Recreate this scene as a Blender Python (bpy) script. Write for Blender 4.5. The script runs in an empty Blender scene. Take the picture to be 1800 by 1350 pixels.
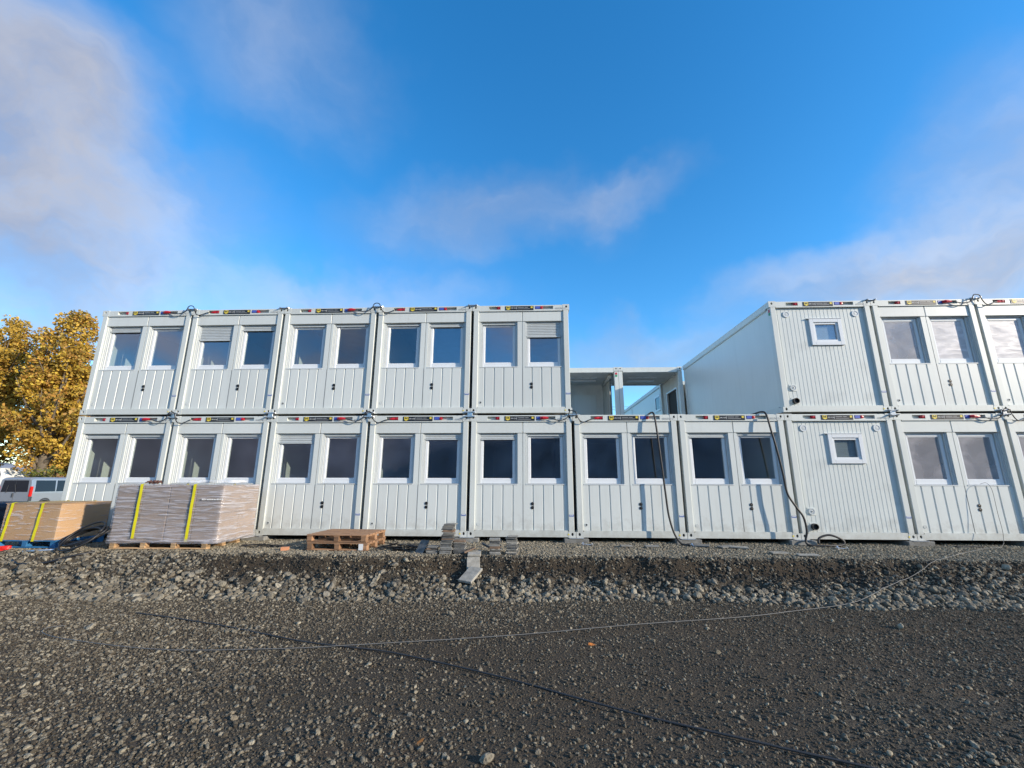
import bpy, math, random
import numpy as np
from mathutils import Vector, Matrix
random.seed(7); RS = np.random.RandomState(11)
SC = bpy.context.scene
COL = SC.collection
rad = math.radians

# ------------------------------------------------------------------ camera
F, YAW, PITCH, ROLL = 745.99, -0.0409, 0.2257, 0.0024       # focal length in pixels of an 1800 px wide frame
CAM = (-1.032, -10.0485, 1.2176)
def ray(u, v):
    a = (u - 900) / F; b = (v - 675) / F
    c, s = math.cos(ROLL), math.sin(ROLL)
    x = a * c + b * s; z2 = -(-a * s + b * c)
    c, s = math.cos(PITCH), math.sin(PITCH)
    y = c - z2 * s; z = s + z2 * c
    c, s = math.cos(YAW), math.sin(YAW)
    return Vector((x * c + y * s, -x * s + y * c, z))
fw = ray(900, 675); rt = ray(1646, 675) - fw; up = -(ray(900, 1421) - fw)
rt.normalize(); up.normalize(); fw.normalize()
cd = bpy.data.cameras.new('camera'); cam = bpy.data.objects.new('camera', cd); COL.objects.link(cam)
cam.matrix_world = Matrix(((rt.x, up.x, -fw.x, CAM[0]), (rt.y, up.y, -fw.y, CAM[1]), (rt.z, up.z, -fw.z, CAM[2]), (0, 0, 0, 1)))
cd.sensor_width = 36; cd.lens = F / 1800 * 36; cd.clip_start = 0.05; cd.clip_end = 3000
SC.camera = cam

# ------------------------------------------------------------------ light, sky, exposure
SUN_AZ, SUN_EL = rad(66), rad(17.8)        # azimuth measured from the facade normal (-Y) towards +X
sd = Vector((math.sin(SUN_AZ) * math.cos(SUN_EL), -math.cos(SUN_AZ) * math.cos(SUN_EL), math.sin(SUN_EL)))
sl = bpy.data.lights.new('sun', 'SUN'); sl.energy = 4.9; sl.angle = rad(0.6); sl.color = (1, 0.88, 0.72)
so = bpy.data.objects.new('sun', sl); COL.objects.link(so); so.location = sd * 60
so.rotation_euler = (-sd).to_track_quat('-Z', 'Y').to_euler()
SC.view_settings.view_transform = 'Standard'; SC.view_settings.look = 'None'
SC.view_settings.gamma = 1; SC.view_settings.use_curve_mapping = False
SC.view_settings.exposure = 0.33
SC.cycles.use_denoising = True
SC.cycles.max_bounces = 8; SC.cycles.transparent_max_bounces = 16
SC.cycles.sample_clamp_indirect = 6

W = bpy.data.worlds.new('World'); SC.world = W; W.use_nodes = True
nt = W.node_tree; N = nt.nodes; L = nt.links
bg = N['Background']; bg.inputs['Strength'].default_value = 0.125
sky = N.new('ShaderNodeTexSky'); sky.sky_type = 'NISHITA'; sky.sun_disc = False
sky.sun_elevation = SUN_EL; sky.sun_rotation = math.pi - SUN_AZ
sky.altitude = 100; sky.air_density = 1.0; sky.dust_density = 0.25; sky.ozone_density = 3.0
def wm(op, a, b=None, c=None):
    n = N.new('ShaderNodeMath'); n.operation = op
    for i, q in enumerate((a, b, c)):
        if q is None: continue
        if isinstance(q, (int, float)): n.inputs[i].default_value = q
        else: L.new(q, n.inputs[i])
    return n.outputs[0]
def wv(op, a, b=None, sc=None):
    n = N.new('ShaderNodeVectorMath'); n.operation = op
    for i, q in enumerate((a, b)):
        if q is None: continue
        if isinstance(q, (tuple, Vector)): n.inputs[i].default_value = tuple(q)
        else: L.new(q, n.inputs[i])
    if sc is not None: n.inputs['Scale'].default_value = sc
    return n.outputs['Value'] if op in ('DOT_PRODUCT', 'LENGTH') else n.outputs['Vector']
def wnoise(vec, scale, detail=6, rough=0.55):
    n = N.new('ShaderNodeTexNoise'); n.inputs['Scale'].default_value = scale
    n.inputs['Detail'].default_value = detail; n.inputs['Roughness'].default_value = rough
    L.new(vec, n.inputs['Vector']); return n
def wramp(x, a, b, lo=0.0, hi=1.0):
    n = N.new('ShaderNodeMapRange'); n.interpolation_type = 'SMOOTHSTEP'
    n.inputs[1].default_value = a; n.inputs[2].default_value = b; n.inputs[3].default_value = lo; n.inputs[4].default_value = hi
    L.new(x, n.inputs[0]); return n.outputs[0]
tc = N.new('ShaderNodeTexCoord'); D = tc.outputs['Generated']
warp = wnoise(D, 2.6, 5, 0.6).outputs['Color']
warp = wv('SCALE', wv('SUBTRACT', warp, (0.5, 0.5, 0.5)), None, 0.30)
warp2 = wnoise(D, 9.0, 4, 0.6).outputs['Color']
warp2 = wv('SCALE', wv('SUBTRACT', warp2, (0.5, 0.5, 0.5)), None, 0.05)
DW = wv('ADD', wv('ADD', D, warp), warp2)
fine = wnoise(wv('MULTIPLY', DW, (1.0, 1.0, 2.2)), 3.0, 7, 0.55).outputs['Fac']
clouds = None
def blob(u, v, ru, rv, dens, soft=0.35, tilt=0.0):
    """one cloud, given as a world direction with two angular half-widths"""
    global clouds
    c = ray(u, v).normalized()
    ax = (ray(u + 5, v + 5 * math.tan(tilt)).normalized() - c).normalized()
    ay = c.cross(ax).normalized()
    k = (ray(u + 20, v).normalized() - c).length / 20
    d = wv('SUBTRACT', DW, c)
    p = wm('DIVIDE', wv('DOT_PRODUCT', d, ax), ru * k); q = wm('DIVIDE', wv('DOT_PRODUCT', d, ay), rv * k)
    r = wm('SQRT', wm('ADD', wm('MULTIPLY', p, p), wm('MULTIPLY', q, q)))
    m = wm('MULTIPLY', wramp(r, soft, 1.0, 1.0, 0.0), dens)
    m = wm('MULTIPLY', m, wramp(wv('DOT_PRODUCT', D, c), 0.0, 0.2))
    clouds = m if clouds is None else wm('SUBTRACT', 1.0, wm('MULTIPLY', wm('SUBTRACT', 1.0, clouds), wm('SUBTRACT', 1.0, m)))
blob(-10, 270, 440, 450, 0.95, 0.35); grey = wm('MULTIPLY', clouds, 0.9)
blob(40, 560, 300, 130, 0.80, 0.0)
blob(330, 400, 260, 180, 0.45, 0.0)
blob(120, 490, 420, 170, 0.62, 0.0)
blob(480, 100, 280, 230, 0.30, 0.0)
blob(840, 390, 340, 110, 0.42, 0.0, -0.05)
blob(1085, 360, 150, 60, 0.30, 0.0, -0.5)
blob(560, 530, 480, 90, 0.50, 0.0)
blob(1640, 450, 600, 170, 0.95, 0.0, -0.2)
blob(1800, 280, 420, 420, 0.60, 0.0)
blob(1150, 620, 380, 80, 0.50, 0.0)
gen = wm('MULTIPLY', wramp(wnoise(wv('MULTIPLY', DW, (1.0, 1.0, 2.0)), 1.7, 6, 0.55).outputs['Fac'], 0.46, 0.66), 0.85)
behind = wramp(wv('DOT_PRODUCT', D, (0.0, -1.0, 0.0)), -0.5, 0.1)      # unseen cloud cover, added to brighten and whiten the ambient light
clouds = wm('MAXIMUM', wm('MULTIPLY', clouds, wm('MULTIPLY', wramp(fine, 0.25, 0.6, 0.72, 1.0), wramp(wnoise(wv('MULTIPLY', DW, (1.0, 1.0, 2.6)), 11.0, 8, 0.62).outputs['Fac'], 0.3, 0.65, 0.86, 1.0))), wm('MULTIPLY', gen, behind))
cc = N.new('ShaderNodeMix'); cc.data_type = 'RGBA'
cc.inputs[6].default_value = (3.1, 3.2, 3.65, 1); cc.inputs[7].default_value = (4.7, 4.75, 5.1, 1)
L.new(wramp(fine, 0.35, 0.65), cc.inputs[0])
hs = N.new('ShaderNodeHueSaturation'); hs.inputs['Hue'].default_value = 0.4985; hs.inputs['Saturation'].default_value = 1.30; hs.inputs['Value'].default_value = 2.05
L.new(sky.outputs[0], hs.inputs['Color'])
mx = N.new('ShaderNodeMix'); mx.data_type = 'RGBA'
gm = N.new('ShaderNodeMix'); gm.data_type = 'RGBA'; gm.inputs[7].default_value = (2.05, 2.35, 3.25, 1)     # the thick cloud is grey inside
L.new(wm('MULTIPLY', grey, wramp(fine, 0.3, 0.7, 1.0, 0.6)), gm.inputs[0]); L.new(cc.outputs[2], gm.inputs[6])
L.new(clouds, mx.inputs[0]); L.new(hs.outputs[0], mx.inputs[6]); L.new(gm.outputs[2], mx.inputs[7])
L.new(mx.outputs[2], bg.inputs['Color'])

# ------------------------------------------------------------------ materials
def srgb(r, g, b):
    f = lambda c: c / 12.92 if c <= 0.04045 else ((c + 0.055) / 1.055) ** 2.4
    return tuple(f(c / 255) for c in (r, g, b))
MATS = {}
def mat(name, col, rough=0.6, metal=0.0, var=0.12, vscale=3.0, bump=0.0, bscale=40.0, stretch=(1, 1, 1), col2=None, spec=0.5, tint=0.0):
    m = bpy.data.materials.new(name); m.use_nodes = True; t = m.node_tree; n = t.nodes; l = t.links
    p = n['Principled BSDF']; p.inputs['Roughness'].default_value = rough; p.inputs['Metallic'].default_value = metal
    p.inputs['Specular IOR Level'].default_value = spec
    tcn = n.new('ShaderNodeTexCoord'); mp = n.new('ShaderNodeMapping'); mp.inputs['Scale'].default_value = stretch
    l.new(tcn.outputs['Object'], mp.inputs['Vector'])
    nz = n.new('ShaderNodeTexNoise'); nz.inputs['Scale'].default_value = vscale; nz.inputs['Detail'].default_value = 6
    l.new(mp.outputs[0], nz.inputs['Vector'])
    rp = n.new('ShaderNodeValToRGB'); e = rp.color_ramp.elements
    c2 = col2 or tuple(c * (1 - var) for c in col); c1 = tuple(min(1, c * (1 + var * 0.5)) for c in col)
    e[0].position = 0.3; e[1].position = 0.7; e[0].color = (*c2, 1); e[1].color = (*c1, 1)
    l.new(nz.outputs['Fac'], rp.inputs[0]); l.new(rp.outputs[0], p.inputs['Base Color'])
    if tint:
        oi = n.new('ShaderNodeObjectInfo'); tr_ = n.new('ShaderNodeMapRange'); tr_.inputs[3].default_value = 1 - tint; tr_.inputs[4].default_value = 1 + tint
        l.new(oi.outputs['Random'], tr_.inputs[0]); vm_ = n.new('ShaderNodeVectorMath'); vm_.operation = 'SCALE'
        l.new(rp.outputs[0], vm_.inputs[0]); l.new(tr_.outputs[0], vm_.inputs['Scale']); l.new(vm_.outputs[0], p.inputs['Base Color'])
        ad_ = n.new('ShaderNodeVectorMath'); ad_.operation = 'ADD'; cx_ = n.new('ShaderNodeCombineXYZ'); ml_ = n.new('ShaderNodeMath'); ml_.operation = 'MULTIPLY'; ml_.inputs[1].default_value = 37.0
        l.new(oi.outputs['Random'], ml_.inputs[0]); l.new(ml_.outputs[0], cx_.inputs[0]); l.new(ml_.outputs[0], cx_.inputs[1])
        l.new(mp.outputs[0], ad_.inputs[0]); l.new(cx_.outputs[0], ad_.inputs[1]); l.new(ad_.outputs[0], nz.inputs['Vector'])
    if bump:
        b = n.new('ShaderNodeTexNoise'); b.inputs['Scale'].default_value = bscale; b.inputs['Detail'].default_value = 4
        l.new(mp.outputs[0], b.inputs['Vector'])
        bn = n.new('ShaderNodeBump'); bn.inputs['Strength'].default_value = bump; bn.inputs['Distance'].default_value = 0.02
        l.new(b.outputs['Fac'], bn.inputs['Height']); l.new(bn.outputs[0], p.inputs['Normal'])
    MATS[name] = m; return m
PAINT = mat('container paint', (0.575, 0.60, 0.565), 0.42, tint=0.035, var=0.05, vscale=1.3, bump=0.03, bscale=14)
PANEL = mat('coated sheet steel', (0.605, 0.63, 0.60), 0.38, tint=0.035, var=0.04, vscale=0.9, bump=0.02, bscale=9)
def dirty_panel():
    m = mat('scuffed sheet steel', (0.59, 0.62, 0.59), 0.4, var=0.05, vscale=0.8, bump=0.02, bscale=9)
    t = m.node_tree; n = t.nodes; l = t.links; p = n['Principled BSDF']
    nz = n.new('ShaderNodeTexNoise'); nz.inputs['Scale'].default_value = 1.6; nz.inputs['Detail'].default_value = 3
    tcn = n.new('ShaderNodeTexCoord'); l.new(tcn.outputs['Object'], nz.inputs['Vector'])
    mr = n.new('ShaderNodeMapRange'); mr.inputs[1].default_value = 0.56; mr.inputs[2].default_value = 0.72; mr.inputs[4].default_value = 0.45
    l.new(nz.outputs['Fac'], mr.inputs[0])
    mxx = n.new('ShaderNodeMix'); mxx.data_type = 'RGBA'; src = p.inputs['Base Color'].links[0].from_socket
    l.new(mr.outputs[0], mxx.inputs[0]); l.new(src, mxx.inputs[6]); mxx.inputs[7].default_value = (0.40, 0.42, 0.40, 1)
    l.new(mxx.outputs[2], p.inputs['Base Color']); return m
def weather(m, amt):
    t = m.node_tree; n = t.nodes; l = t.links; p = n['Principled BSDF']; src = p.inputs['Base Color'].links[0].from_socket
    tcn = n.new('ShaderNodeTexCoord'); ge = n.new('ShaderNodeNewGeometry')
    mp = n.new('ShaderNodeMapping'); mp.inputs['Scale'].default_value = (9, 9, 0.7); l.new(ge.outputs['Position'], mp.inputs['Vector'])
    st = n.new('ShaderNodeTexNoise'); st.inputs['Scale'].default_value = 1.4; st.inputs['Detail'].default_value = 6; l.new(mp.outputs[0], st.inputs['Vector'])
    r1 = n.new('ShaderNodeMapRange'); r1.inputs[1].default_value = 0.52; r1.inputs[2].default_value = 0.78; r1.inputs[4].default_value = amt; l.new(st.outputs['Fac'], r1.inputs[0])
    m1 = n.new('ShaderNodeMix'); m1.data_type = 'RGBA'; l.new(r1.outputs[0], m1.inputs[0]); l.new(src, m1.inputs[6]); m1.inputs[7].default_value = (0.36, 0.36, 0.32, 1)
    sp = n.new('ShaderNodeSeparateXYZ'); l.new(ge.outputs['Position'], sp.inputs[0])
    n2 = n.new('ShaderNodeTexNoise'); n2.inputs['Scale'].default_value = 5; n2.inputs['Detail'].default_value = 8; n2.inputs['Roughness'].default_value = 0.7; l.new(ge.outputs['Position'], n2.inputs['Vector'])
    ad = n.new('ShaderNodeMath'); ad.operation = 'MULTIPLY_ADD'; ad.inputs[1].default_value = -1.5; l.new(n2.outputs['Fac'], ad.inputs[0]); l.new(sp.outputs['Z'], ad.inputs[2])
    r2 = n.new('ShaderNodeMapRange'); r2.inputs[1].default_value = -0.35; r2.inputs[2].default_value = -0.85; r2.inputs[4].default_value = 0.4; l.new(ad.outputs[0], r2.inputs[0])
    m2 = n.new('ShaderNodeMix'); m2.data_type = 'RGBA'; l.new(r2.outputs[0], m2.inputs[0]); l.new(m1.outputs[2], m2.inputs[6]); m2.inputs[7].default_value = (0.27, 0.24, 0.19, 1)
    l.new(m2.outputs[2], p.inputs['Base Color'])
weather(PAINT, 0.22); weather(PANEL, 0.13)
SANI = dirty_panel(); weather(SANI, 0.18)
PVC = mat('white window plastic', (0.68, 0.70, 0.71), 0.3, var=0.03)
ALU = mat('grey aluminium', (0.50, 0.53, 0.53), 0.4, var=0.06)
RUBBER = mat('black rubber', (0.012, 0.012, 0.013), 0.5, var=0.2)
DARK = mat('painted cavity shade', (0.02, 0.02, 0.022), 0.8)  # near-black, paints the shade inside casting holes and the corridor doorway
RED = mat('red plastic', (0.45, 0.012, 0.025), 0.35)
BLUEP = mat('blue plastic', (0.06, 0.10, 0.42), 0.4)
ZINC = mat('galvanised steel', (0.62, 0.64, 0.66), 0.28, metal=0.85, var=0.25, vscale=30)
INNER = mat('interior lining', (0.62, 0.62, 0.58), 0.7)
FLOORM = mat('vinyl floor', (0.20, 0.20, 0.20), 0.5)
BLACKP = mat('black nameplate', (0.012, 0.012, 0.014), 0.35)
YEL = mat('yellow print', (0.75, 0.58, 0.06), 0.5)
WHITEP = mat('white print', (0.72, 0.72, 0.70), 0.5)
GREYP = mat('grey print', (0.34, 0.35, 0.35), 0.5)
GREENP = mat('green sticker', (0.02, 0.25, 0.10), 0.5)
STICK = mat('blue sticker', (0.10, 0.16, 0.36), 0.5)
WOOD = mat('weathered pallet wood', (0.31, 0.175, 0.09), 0.75, tint=0.38, var=0.45, vscale=5, bump=0.25, bscale=60, stretch=(1, 9, 9), col2=(0.19, 0.105, 0.06))
WOODL = mat('fresh pallet wood', (0.55, 0.36, 0.19), 0.7, tint=0.2, var=0.3, vscale=5, bump=0.2, bscale=60, stretch=(1, 9, 9))
BLUEW = mat('blue painted wood', (0.03, 0.17, 0.36), 0.6, tint=0.2, var=0.35, vscale=6, bump=0.2, bscale=50)
CARD = mat('brown cardboard', (0.44, 0.27, 0.13), 0.75, var=0.12, vscale=2.5, bump=0.05, bscale=30)
CARDG = mat('dull cardboard', (0.29, 0.215, 0.155), 0.75, tint=0.2, var=0.18, vscale=2.5, bump=0.05, bscale=30)
STRAP = mat('yellow strap', (0.74, 0.66, 0.01), 0.45)
CONC = mat('concrete', (0.22, 0.215, 0.195), 0.85, tint=0.2, var=0.35, vscale=9, bump=0.4, bscale=60)
CONCL = mat('pale concrete', (0.30, 0.285, 0.245), 0.85, tint=0.2, var=0.3, vscale=9, bump=0.4, bscale=60)
SLATE = mat('dark slate tile', (0.11, 0.11, 0.105), 0.7, tint=0.2, var=0.4, vscale=12, bump=0.4, bscale=50)
TILEB = mat('brown edged tile', (0.22, 0.15, 0.10), 0.8, tint=0.2, var=0.4, vscale=10, bump=0.4, bscale=50)
BARK = mat('bark', (0.15, 0.12, 0.085), 0.9, var=0.4, vscale=3, bump=0.6, bscale=12)
SILVER = mat('silver car paint', (0.36, 0.38, 0.41), 0.28, metal=0.5, var=0.03)
VANW = mat('white van paint', (0.78, 0.77, 0.71), 0.35, var=0.04)
CARGLASS = mat('dark car glass', (0.012, 0.014, 0.02), 0.06, var=0.02)
CARBLK = mat('grey bumper plastic', (0.05, 0.052, 0.055), 0.5)
LIGHTR = mat('tail light red', (0.60, 0.015, 0.01), 0.15)
NAVY = mat('navy tarpaulin', (0.010, 0.014, 0.03), 0.55, var=0.3, bump=0.4, bscale=6)
REDP = mat('bright red plastic', (0.62, 0.02, 0.015), 0.4)
PIPEG = mat('light grey cable', (0.13, 0.13, 0.125), 0.6)
PIPED = mat('dark cable', (0.035, 0.034, 0.034), 0.6)
LEAFO = mat('orange leaf', (0.65, 0.20, 0.03), 0.7)

def glass():
    m = bpy.data.materials.new('window glass'); m.use_nodes = True; t = m.node_tree; n = t.nodes; l = t.links
    n.remove(n['Principled BSDF']); o = n['Material Output']
    tr = n.new('ShaderNodeBsdfTransparent'); tr.inputs[0].default_value = (0.90, 0.94, 0.92, 1)
    gl = n.new('ShaderNodeBsdfGlossy'); gl.inputs['Roughness'].default_value = 0.015; gl.inputs[0].default_value = (0.93, 0.88, 1.0, 1)
    lw = n.new('ShaderNodeLayerWeight'); lw.inputs[0].default_value = 0.5
    pw = n.new('ShaderNodeMath'); pw.operation = 'POWER'; pw.inputs[1].default_value = 4.0; l.new(lw.outputs['Facing'], pw.inputs[0])
    ma = n.new('ShaderNodeMath'); ma.operation = 'MULTIPLY_ADD'; ma.inputs[1].default_value = 0.7; ma.inputs[2].default_value = 0.13
    oi = n.new('ShaderNodeObjectInfo'); om = n.new('ShaderNodeMapRange'); om.inputs[3].default_value = 0.08; om.inputs[4].default_value = 0.19
    l.new(oi.outputs['Random'], om.inputs[0]); l.new(om.outputs[0], ma.inputs[2])
    nz = n.new('ShaderNodeTexNoise'); nz.inputs['Scale'].default_value = 1.3
    bp = n.new('ShaderNodeBump'); bp.inputs['Strength'].default_value = 0.02; bp.inputs['Distance'].default_value = 0.05
    l.new(nz.outputs['Fac'], bp.inputs['Height']); l.new(bp.outputs[0], gl.inputs['Normal'])
    mxs = n.new('ShaderNodeMixShader'); l.new(pw.outputs[0], ma.inputs[0]); l.new(ma.outputs[0], mxs.inputs[0])
    l.new(tr.outputs[0], mxs.inputs[1]); l.new(gl.outputs[0], mxs.inputs[2]); l.new(mxs.outputs[0], o.inputs['Surface'])
    return m
GLASS = glass()
def film(name, col, lo, hi, stretch, scale, bump=0.6, rough=0.22, crease=(0.38, 0.68), dist=0.6):
    m = bpy.data.materials.new(name); m.use_nodes = True; t = m.node_tree; n = t.nodes; l = t.links
    p = n['Principled BSDF']; p.inputs['Base Color'].default_value = (*col, 1); p.inputs['Roughness'].default_value = rough
    o = n['Material Output']; tr = n.new('ShaderNodeBsdfTransparent')
    tcn = n.new('ShaderNodeTexCoord'); mp = n.new('ShaderNodeMapping'); mp.inputs['Scale'].default_value = stretch
    l.new(tcn.outputs['Object'], mp.inputs['Vector'])
    nz = n.new('ShaderNodeTexNoise'); nz.inputs['Scale'].default_value = scale; nz.inputs['Detail'].default_value = 5; nz.inputs['Distortion'].default_value = 0.6
    l.new(mp.outputs[0], nz.inputs['Vector'])
    mr = n.new('ShaderNodeMapRange'); mr.inputs[1].default_value = crease[0]; mr.inputs[2].default_value = crease[1]; mr.inputs[3].default_value = lo; mr.inputs[4].default_value = hi; nz.inputs['Distortion'].default_value = dist
    l.new(nz.outputs['Fac'], mr.inputs[0])
    bp = n.new('ShaderNodeBump'); bp.inputs['Strength'].default_value = bump; bp.inputs['Distance'].default_value = 0.03
    l.new(nz.outputs['Fac'], bp.inputs['Height']); l.new(bp.outputs[0], p.inputs['Normal'])
    mxs = n.new('ShaderNodeMixShader'); l.new(mr.outputs[0], mxs.inputs[0]); l.new(tr.outputs[0], mxs.inputs[1]); l.new(p.outputs[0], mxs.inputs[2])
    l.new(mxs.outputs[0], o.inputs['Surface']); return m
FILM = film('stretch film', (0.50, 0.48, 0.50), 0.26, 0.80, (0.5, 0.5, 7.5), 3.4, 0.8, 0.12, (0.47, 0.64), 1.2)
FILMC = film('clear stretch film', (0.68, 0.64, 0.64), 0.06, 0.60, (0.5, 0.5, 4), 3.4, 0.6, 0.14, (0.54, 0.68), 1.6)
SHEET = film('protective window film', (0.72, 0.70, 0.73), 0.6, 0.9, (1, 1, 3.4), 2.2, 0.3, 0.4)
SHEETD = film('dull window film', (0.50, 0.49, 0.52), 0.32, 0.6, (1, 1, 1.2), 1.6, 0.2, 0.35)

def stone_mat(name, cols):
    m = bpy.data.materials.new(name); m.use_nodes = True; t = m.node_tree; n = t.nodes; l = t.links
    p = n['Principled BSDF']; p.inputs['Roughness'].default_value = 0.85; p.inputs['Specular IOR Level'].default_value = 0.3
    oi = n.new('ShaderNodeObjectInfo'); rp = n.new('ShaderNodeValToRGB'); l.new(oi.outputs['Random'], rp.inputs[0])
    e = rp.color_ramp.elements; cols = [(r_ * 1.02, g_ * 0.97, b_ * 0.87) for r_, g_, b_ in cols]
    e[0].color = (*cols[0], 1); e[1].color = (*cols[-1], 1)
    for i, c in enumerate(cols[1:-1]):
        el = e.new((i + 1) / (len(cols) - 1)); el.color = (*c, 1)
    nz = n.new('ShaderNodeTexNoise'); nz.inputs['Scale'].default_value = 3.0; nz.inputs['Detail'].default_value = 5
    tcn = n.new('ShaderNodeTexCoord'); l.new(tcn.outputs['Object'], nz.inputs['Vector'])
    mr = n.new('ShaderNodeMapRange'); mr.inputs[1].default_value = 0.3; mr.inputs[2].default_value = 0.7; mr.inputs[3].default_value = 0.65; mr.inputs[4].default_value = 1.15
    l.new(nz.outputs['Fac'], mr.inputs[0])
    mu = n.new('ShaderNodeVectorMath'); mu.operation = 'SCALE'; l.new(rp.outputs[0], mu.inputs[0]); l.new(mr.outputs[0], mu.inputs['Scale'])
    l.new(mu.outputs[0], p.inputs['Base Color'])
    bp = n.new('ShaderNodeBump'); bp.inputs['Strength'].default_value = 0.5; bp.inputs['Distance'].default_value = 0.1
    l.new(nz.outputs['Fac'], bp.inputs['Height']); l.new(bp.outputs[0], p.inputs['Normal']); return m
ST_PALE = stone_mat('pale crushed stone', [(.055, .051, .043), (.19, .178, .15), (.27, .252, .21), (.095, .088, .075), (.38, .355, .295), (.13, .112, .087), (.22, .21, .185), (.07, .064, .054)])
ST_MID = stone_mat('grey gravel', [(.09, .08, .064), (.21, .19, .15), (.30, .275, .22), (.13, .118, .094), (.38, .35, .28), (.17, .142, .105), (.24, .225, .19)])
ST_DARK = stone_mat('dark grit', [(.040, .034, .026), (.095, .084, .066), (.135, .12, .095), (.058, .05, .039), (.30, .275, .225), (.08, .062, .045), (.15, .137, .112)])

# ------------------------------------------------------------------ mesh helpers
class MB:
    def __init__(s): s.v = []; s.f = []; s.mi = []
    def add(s, vs, fs, m=0):
        b = len(s.v); s.v += [tuple(q) for q in vs]; s.f += [tuple(i + b for i in q) for q in fs]; s.mi += [m] * len(fs); return s
    def box(s, x0, x1, y0, y1, z0, z1, m=0):
        return s.add([(x0, y0, z0), (x1, y0, z0), (x1, y1, z0), (x0, y1, z0), (x0, y0, z1), (x1, y0, z1), (x1, y1, z1), (x0, y1, z1)],
                     [(0, 3, 2, 1), (4, 5, 6, 7), (0, 1, 5, 4), (1, 2, 6, 5), (2, 3, 7, 6), (3, 0, 4, 7)], m)
    def bbox(s, x0, x1, y0, y1, z0, z1, b=0.004, m=0):
        """a box with chamfered vertical and horizontal front edges"""
        vs = []
        for z, k in ((z0, b), (z0 + b, 0), (z1 - b, 0), (z1, b)):
            vs += [(x0 + b, y0 + k, z), (x1 - b, y0 + k, z), (x1 - k, y0 + b, z), (x1 - k, y1 - b, z), (x1 - b, y1 - k, z), (x0 + b, y1 - k, z), (x0 + k, y1 - b, z), (x0 + k, y0 + b, z)]
        fs = [tuple(reversed(range(8))), tuple(range(24, 32))]
        for r in range(3):
            for i in range(8):
                j = (i + 1) % 8; fs.append((r * 8 + i, r * 8 + j, r * 8 + 8 + j, r * 8 + 8 + i))
        return s.add(vs, fs, m)
    def ring(s, cx, cz, y, ro, ri, depth, n=16, m=0):
        """flat ring facing -Y with thickness"""
        vs = []
        for r, yy in ((ro, y + depth), (ro, y), (ri, y), (ri, y + depth)):
            vs += [(cx + r * math.cos(2 * math.pi * i / n), yy, cz + r * math.sin(2 * math.pi * i / n)) for i in range(n)]
        fs = []
        for k in range(3):
            for i in range(n):
                j = (i + 1) % n; fs.append((k * n + i, k * n + j, (k + 1) * n + j, (k + 1) * n + i))
        return s.add(vs, fs, m)
    def disc(s, cx, cz, y, r, depth, n=16, dome=0.0, m=0):
        vs = [(cx + r * math.cos(2 * math.pi * i / n), y + depth, cz + r * math.sin(2 * math.pi * i / n)) for i in range(n)]
        vs += [(cx + r * math.cos(2 * math.pi * i / n), y, cz + r * math.sin(2 * math.pi * i / n)) for i in range(n)] + [(cx, y - dome, cz)]
        fs = [(i, (i + 1) % n, n + (i + 1) % n, n + i) for i in range(n)] + [(n + i, n + (i + 1) % n, 2 * n) for i in range(n)]
        return s.add(vs, fs, m)
    def plate_hole(s, x0, x1, z0, z1, y, cx, cz, rx, rz, depth, n=16, m=0, mh=1):
        """front plate (facing -Y) with an oval hole that runs back to a floor painted dark as shade"""
        vs, fs = [], []
        for i in range(n):
            a = 2 * math.pi * i / n; c, q = math.cos(a), math.sin(a)
            t = min((x1 - cx) / c if c > 1e-6 else ((x0 - cx) / c if c < -1e-6 else 9), (z1 - cz) / q if q > 1e-6 else ((z0 - cz) / q if q < -1e-6 else 9))
            vs += [(cx + c * t, y, cz + q * t), (cx + rx * c, y, cz + rz * q), (cx + rx * c, y + depth, cz + rz * q)]
        for i in range(n):
            j = (i + 1) % n
            fs += [(3 * i, 3 * j, 3 * j + 1, 3 * i + 1), (3 * i + 1, 3 * j + 1, 3 * j + 2, 3 * i + 2)]
        s.add(vs, fs, m)
        for (ax, az) in ((x0, z0), (x1, z0), (x1, z1), (x0, z1)):      # fill the four corners
            best = sorted(range(n), key=lambda i: (vs[3 * i][0] - ax) ** 2 + (vs[3 * i][2] - az) ** 2)[:2]
            s.add([(ax, y, az), vs[3 * best[0]], vs[3 * best[1]]], [(0, 1, 2)], m)
        s.add([vs[3 * i + 2] for i in range(n)], [tuple(range(n))], mh); return s
    def tube(s, pts, r, n=8, m=0, cap=True):
        pts = [Vector(p) for p in pts]; rr = r if isinstance(r, (list, tuple)) else [r] * len(pts)
        vs, fs = [], []; prev = None
        for i, p in enumerate(pts):
            d = (pts[min(i + 1, len(pts) - 1)] - pts[max(i - 1, 0)]).normalized()
            a = d.cross(Vector((0, 0, 1)) if abs(d.z) < 0.9 else Vector((0, 1, 0))) if prev is None else prev - d * prev.dot(d)
            a.normalize(); prev = a; b = d.cross(a)
            vs += [p + (a * math.cos(2 * math.pi * k / n) + b * math.sin(2 * math.pi * k / n)) * rr[i] for k in range(n)]
        for i in range(len(pts) - 1):
            for k in range(n):
                j = (k + 1) % n; fs.append((i * n + k, i * n + j, (i + 1) * n + j, (i + 1) * n + k))
        if cap: fs += [tuple(reversed(range(n))), tuple(range((len(pts) - 1) * n, len(pts) * n))]
        return s.add(vs, fs, m)
    def mesh(s, name, mats, smooth=False):
        me = bpy.data.meshes.new(name); me.from_pydata(s.v, [], s.f)
        for q in (mats if isinstance(mats, (list, tuple)) else [mats]): me.materials.append(q)
        me.polygons.foreach_set('material_index', s.mi)
        if smooth: me.polygons.foreach_set('use_smooth', [True] * len(s.f))
        me.update(); return me
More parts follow.
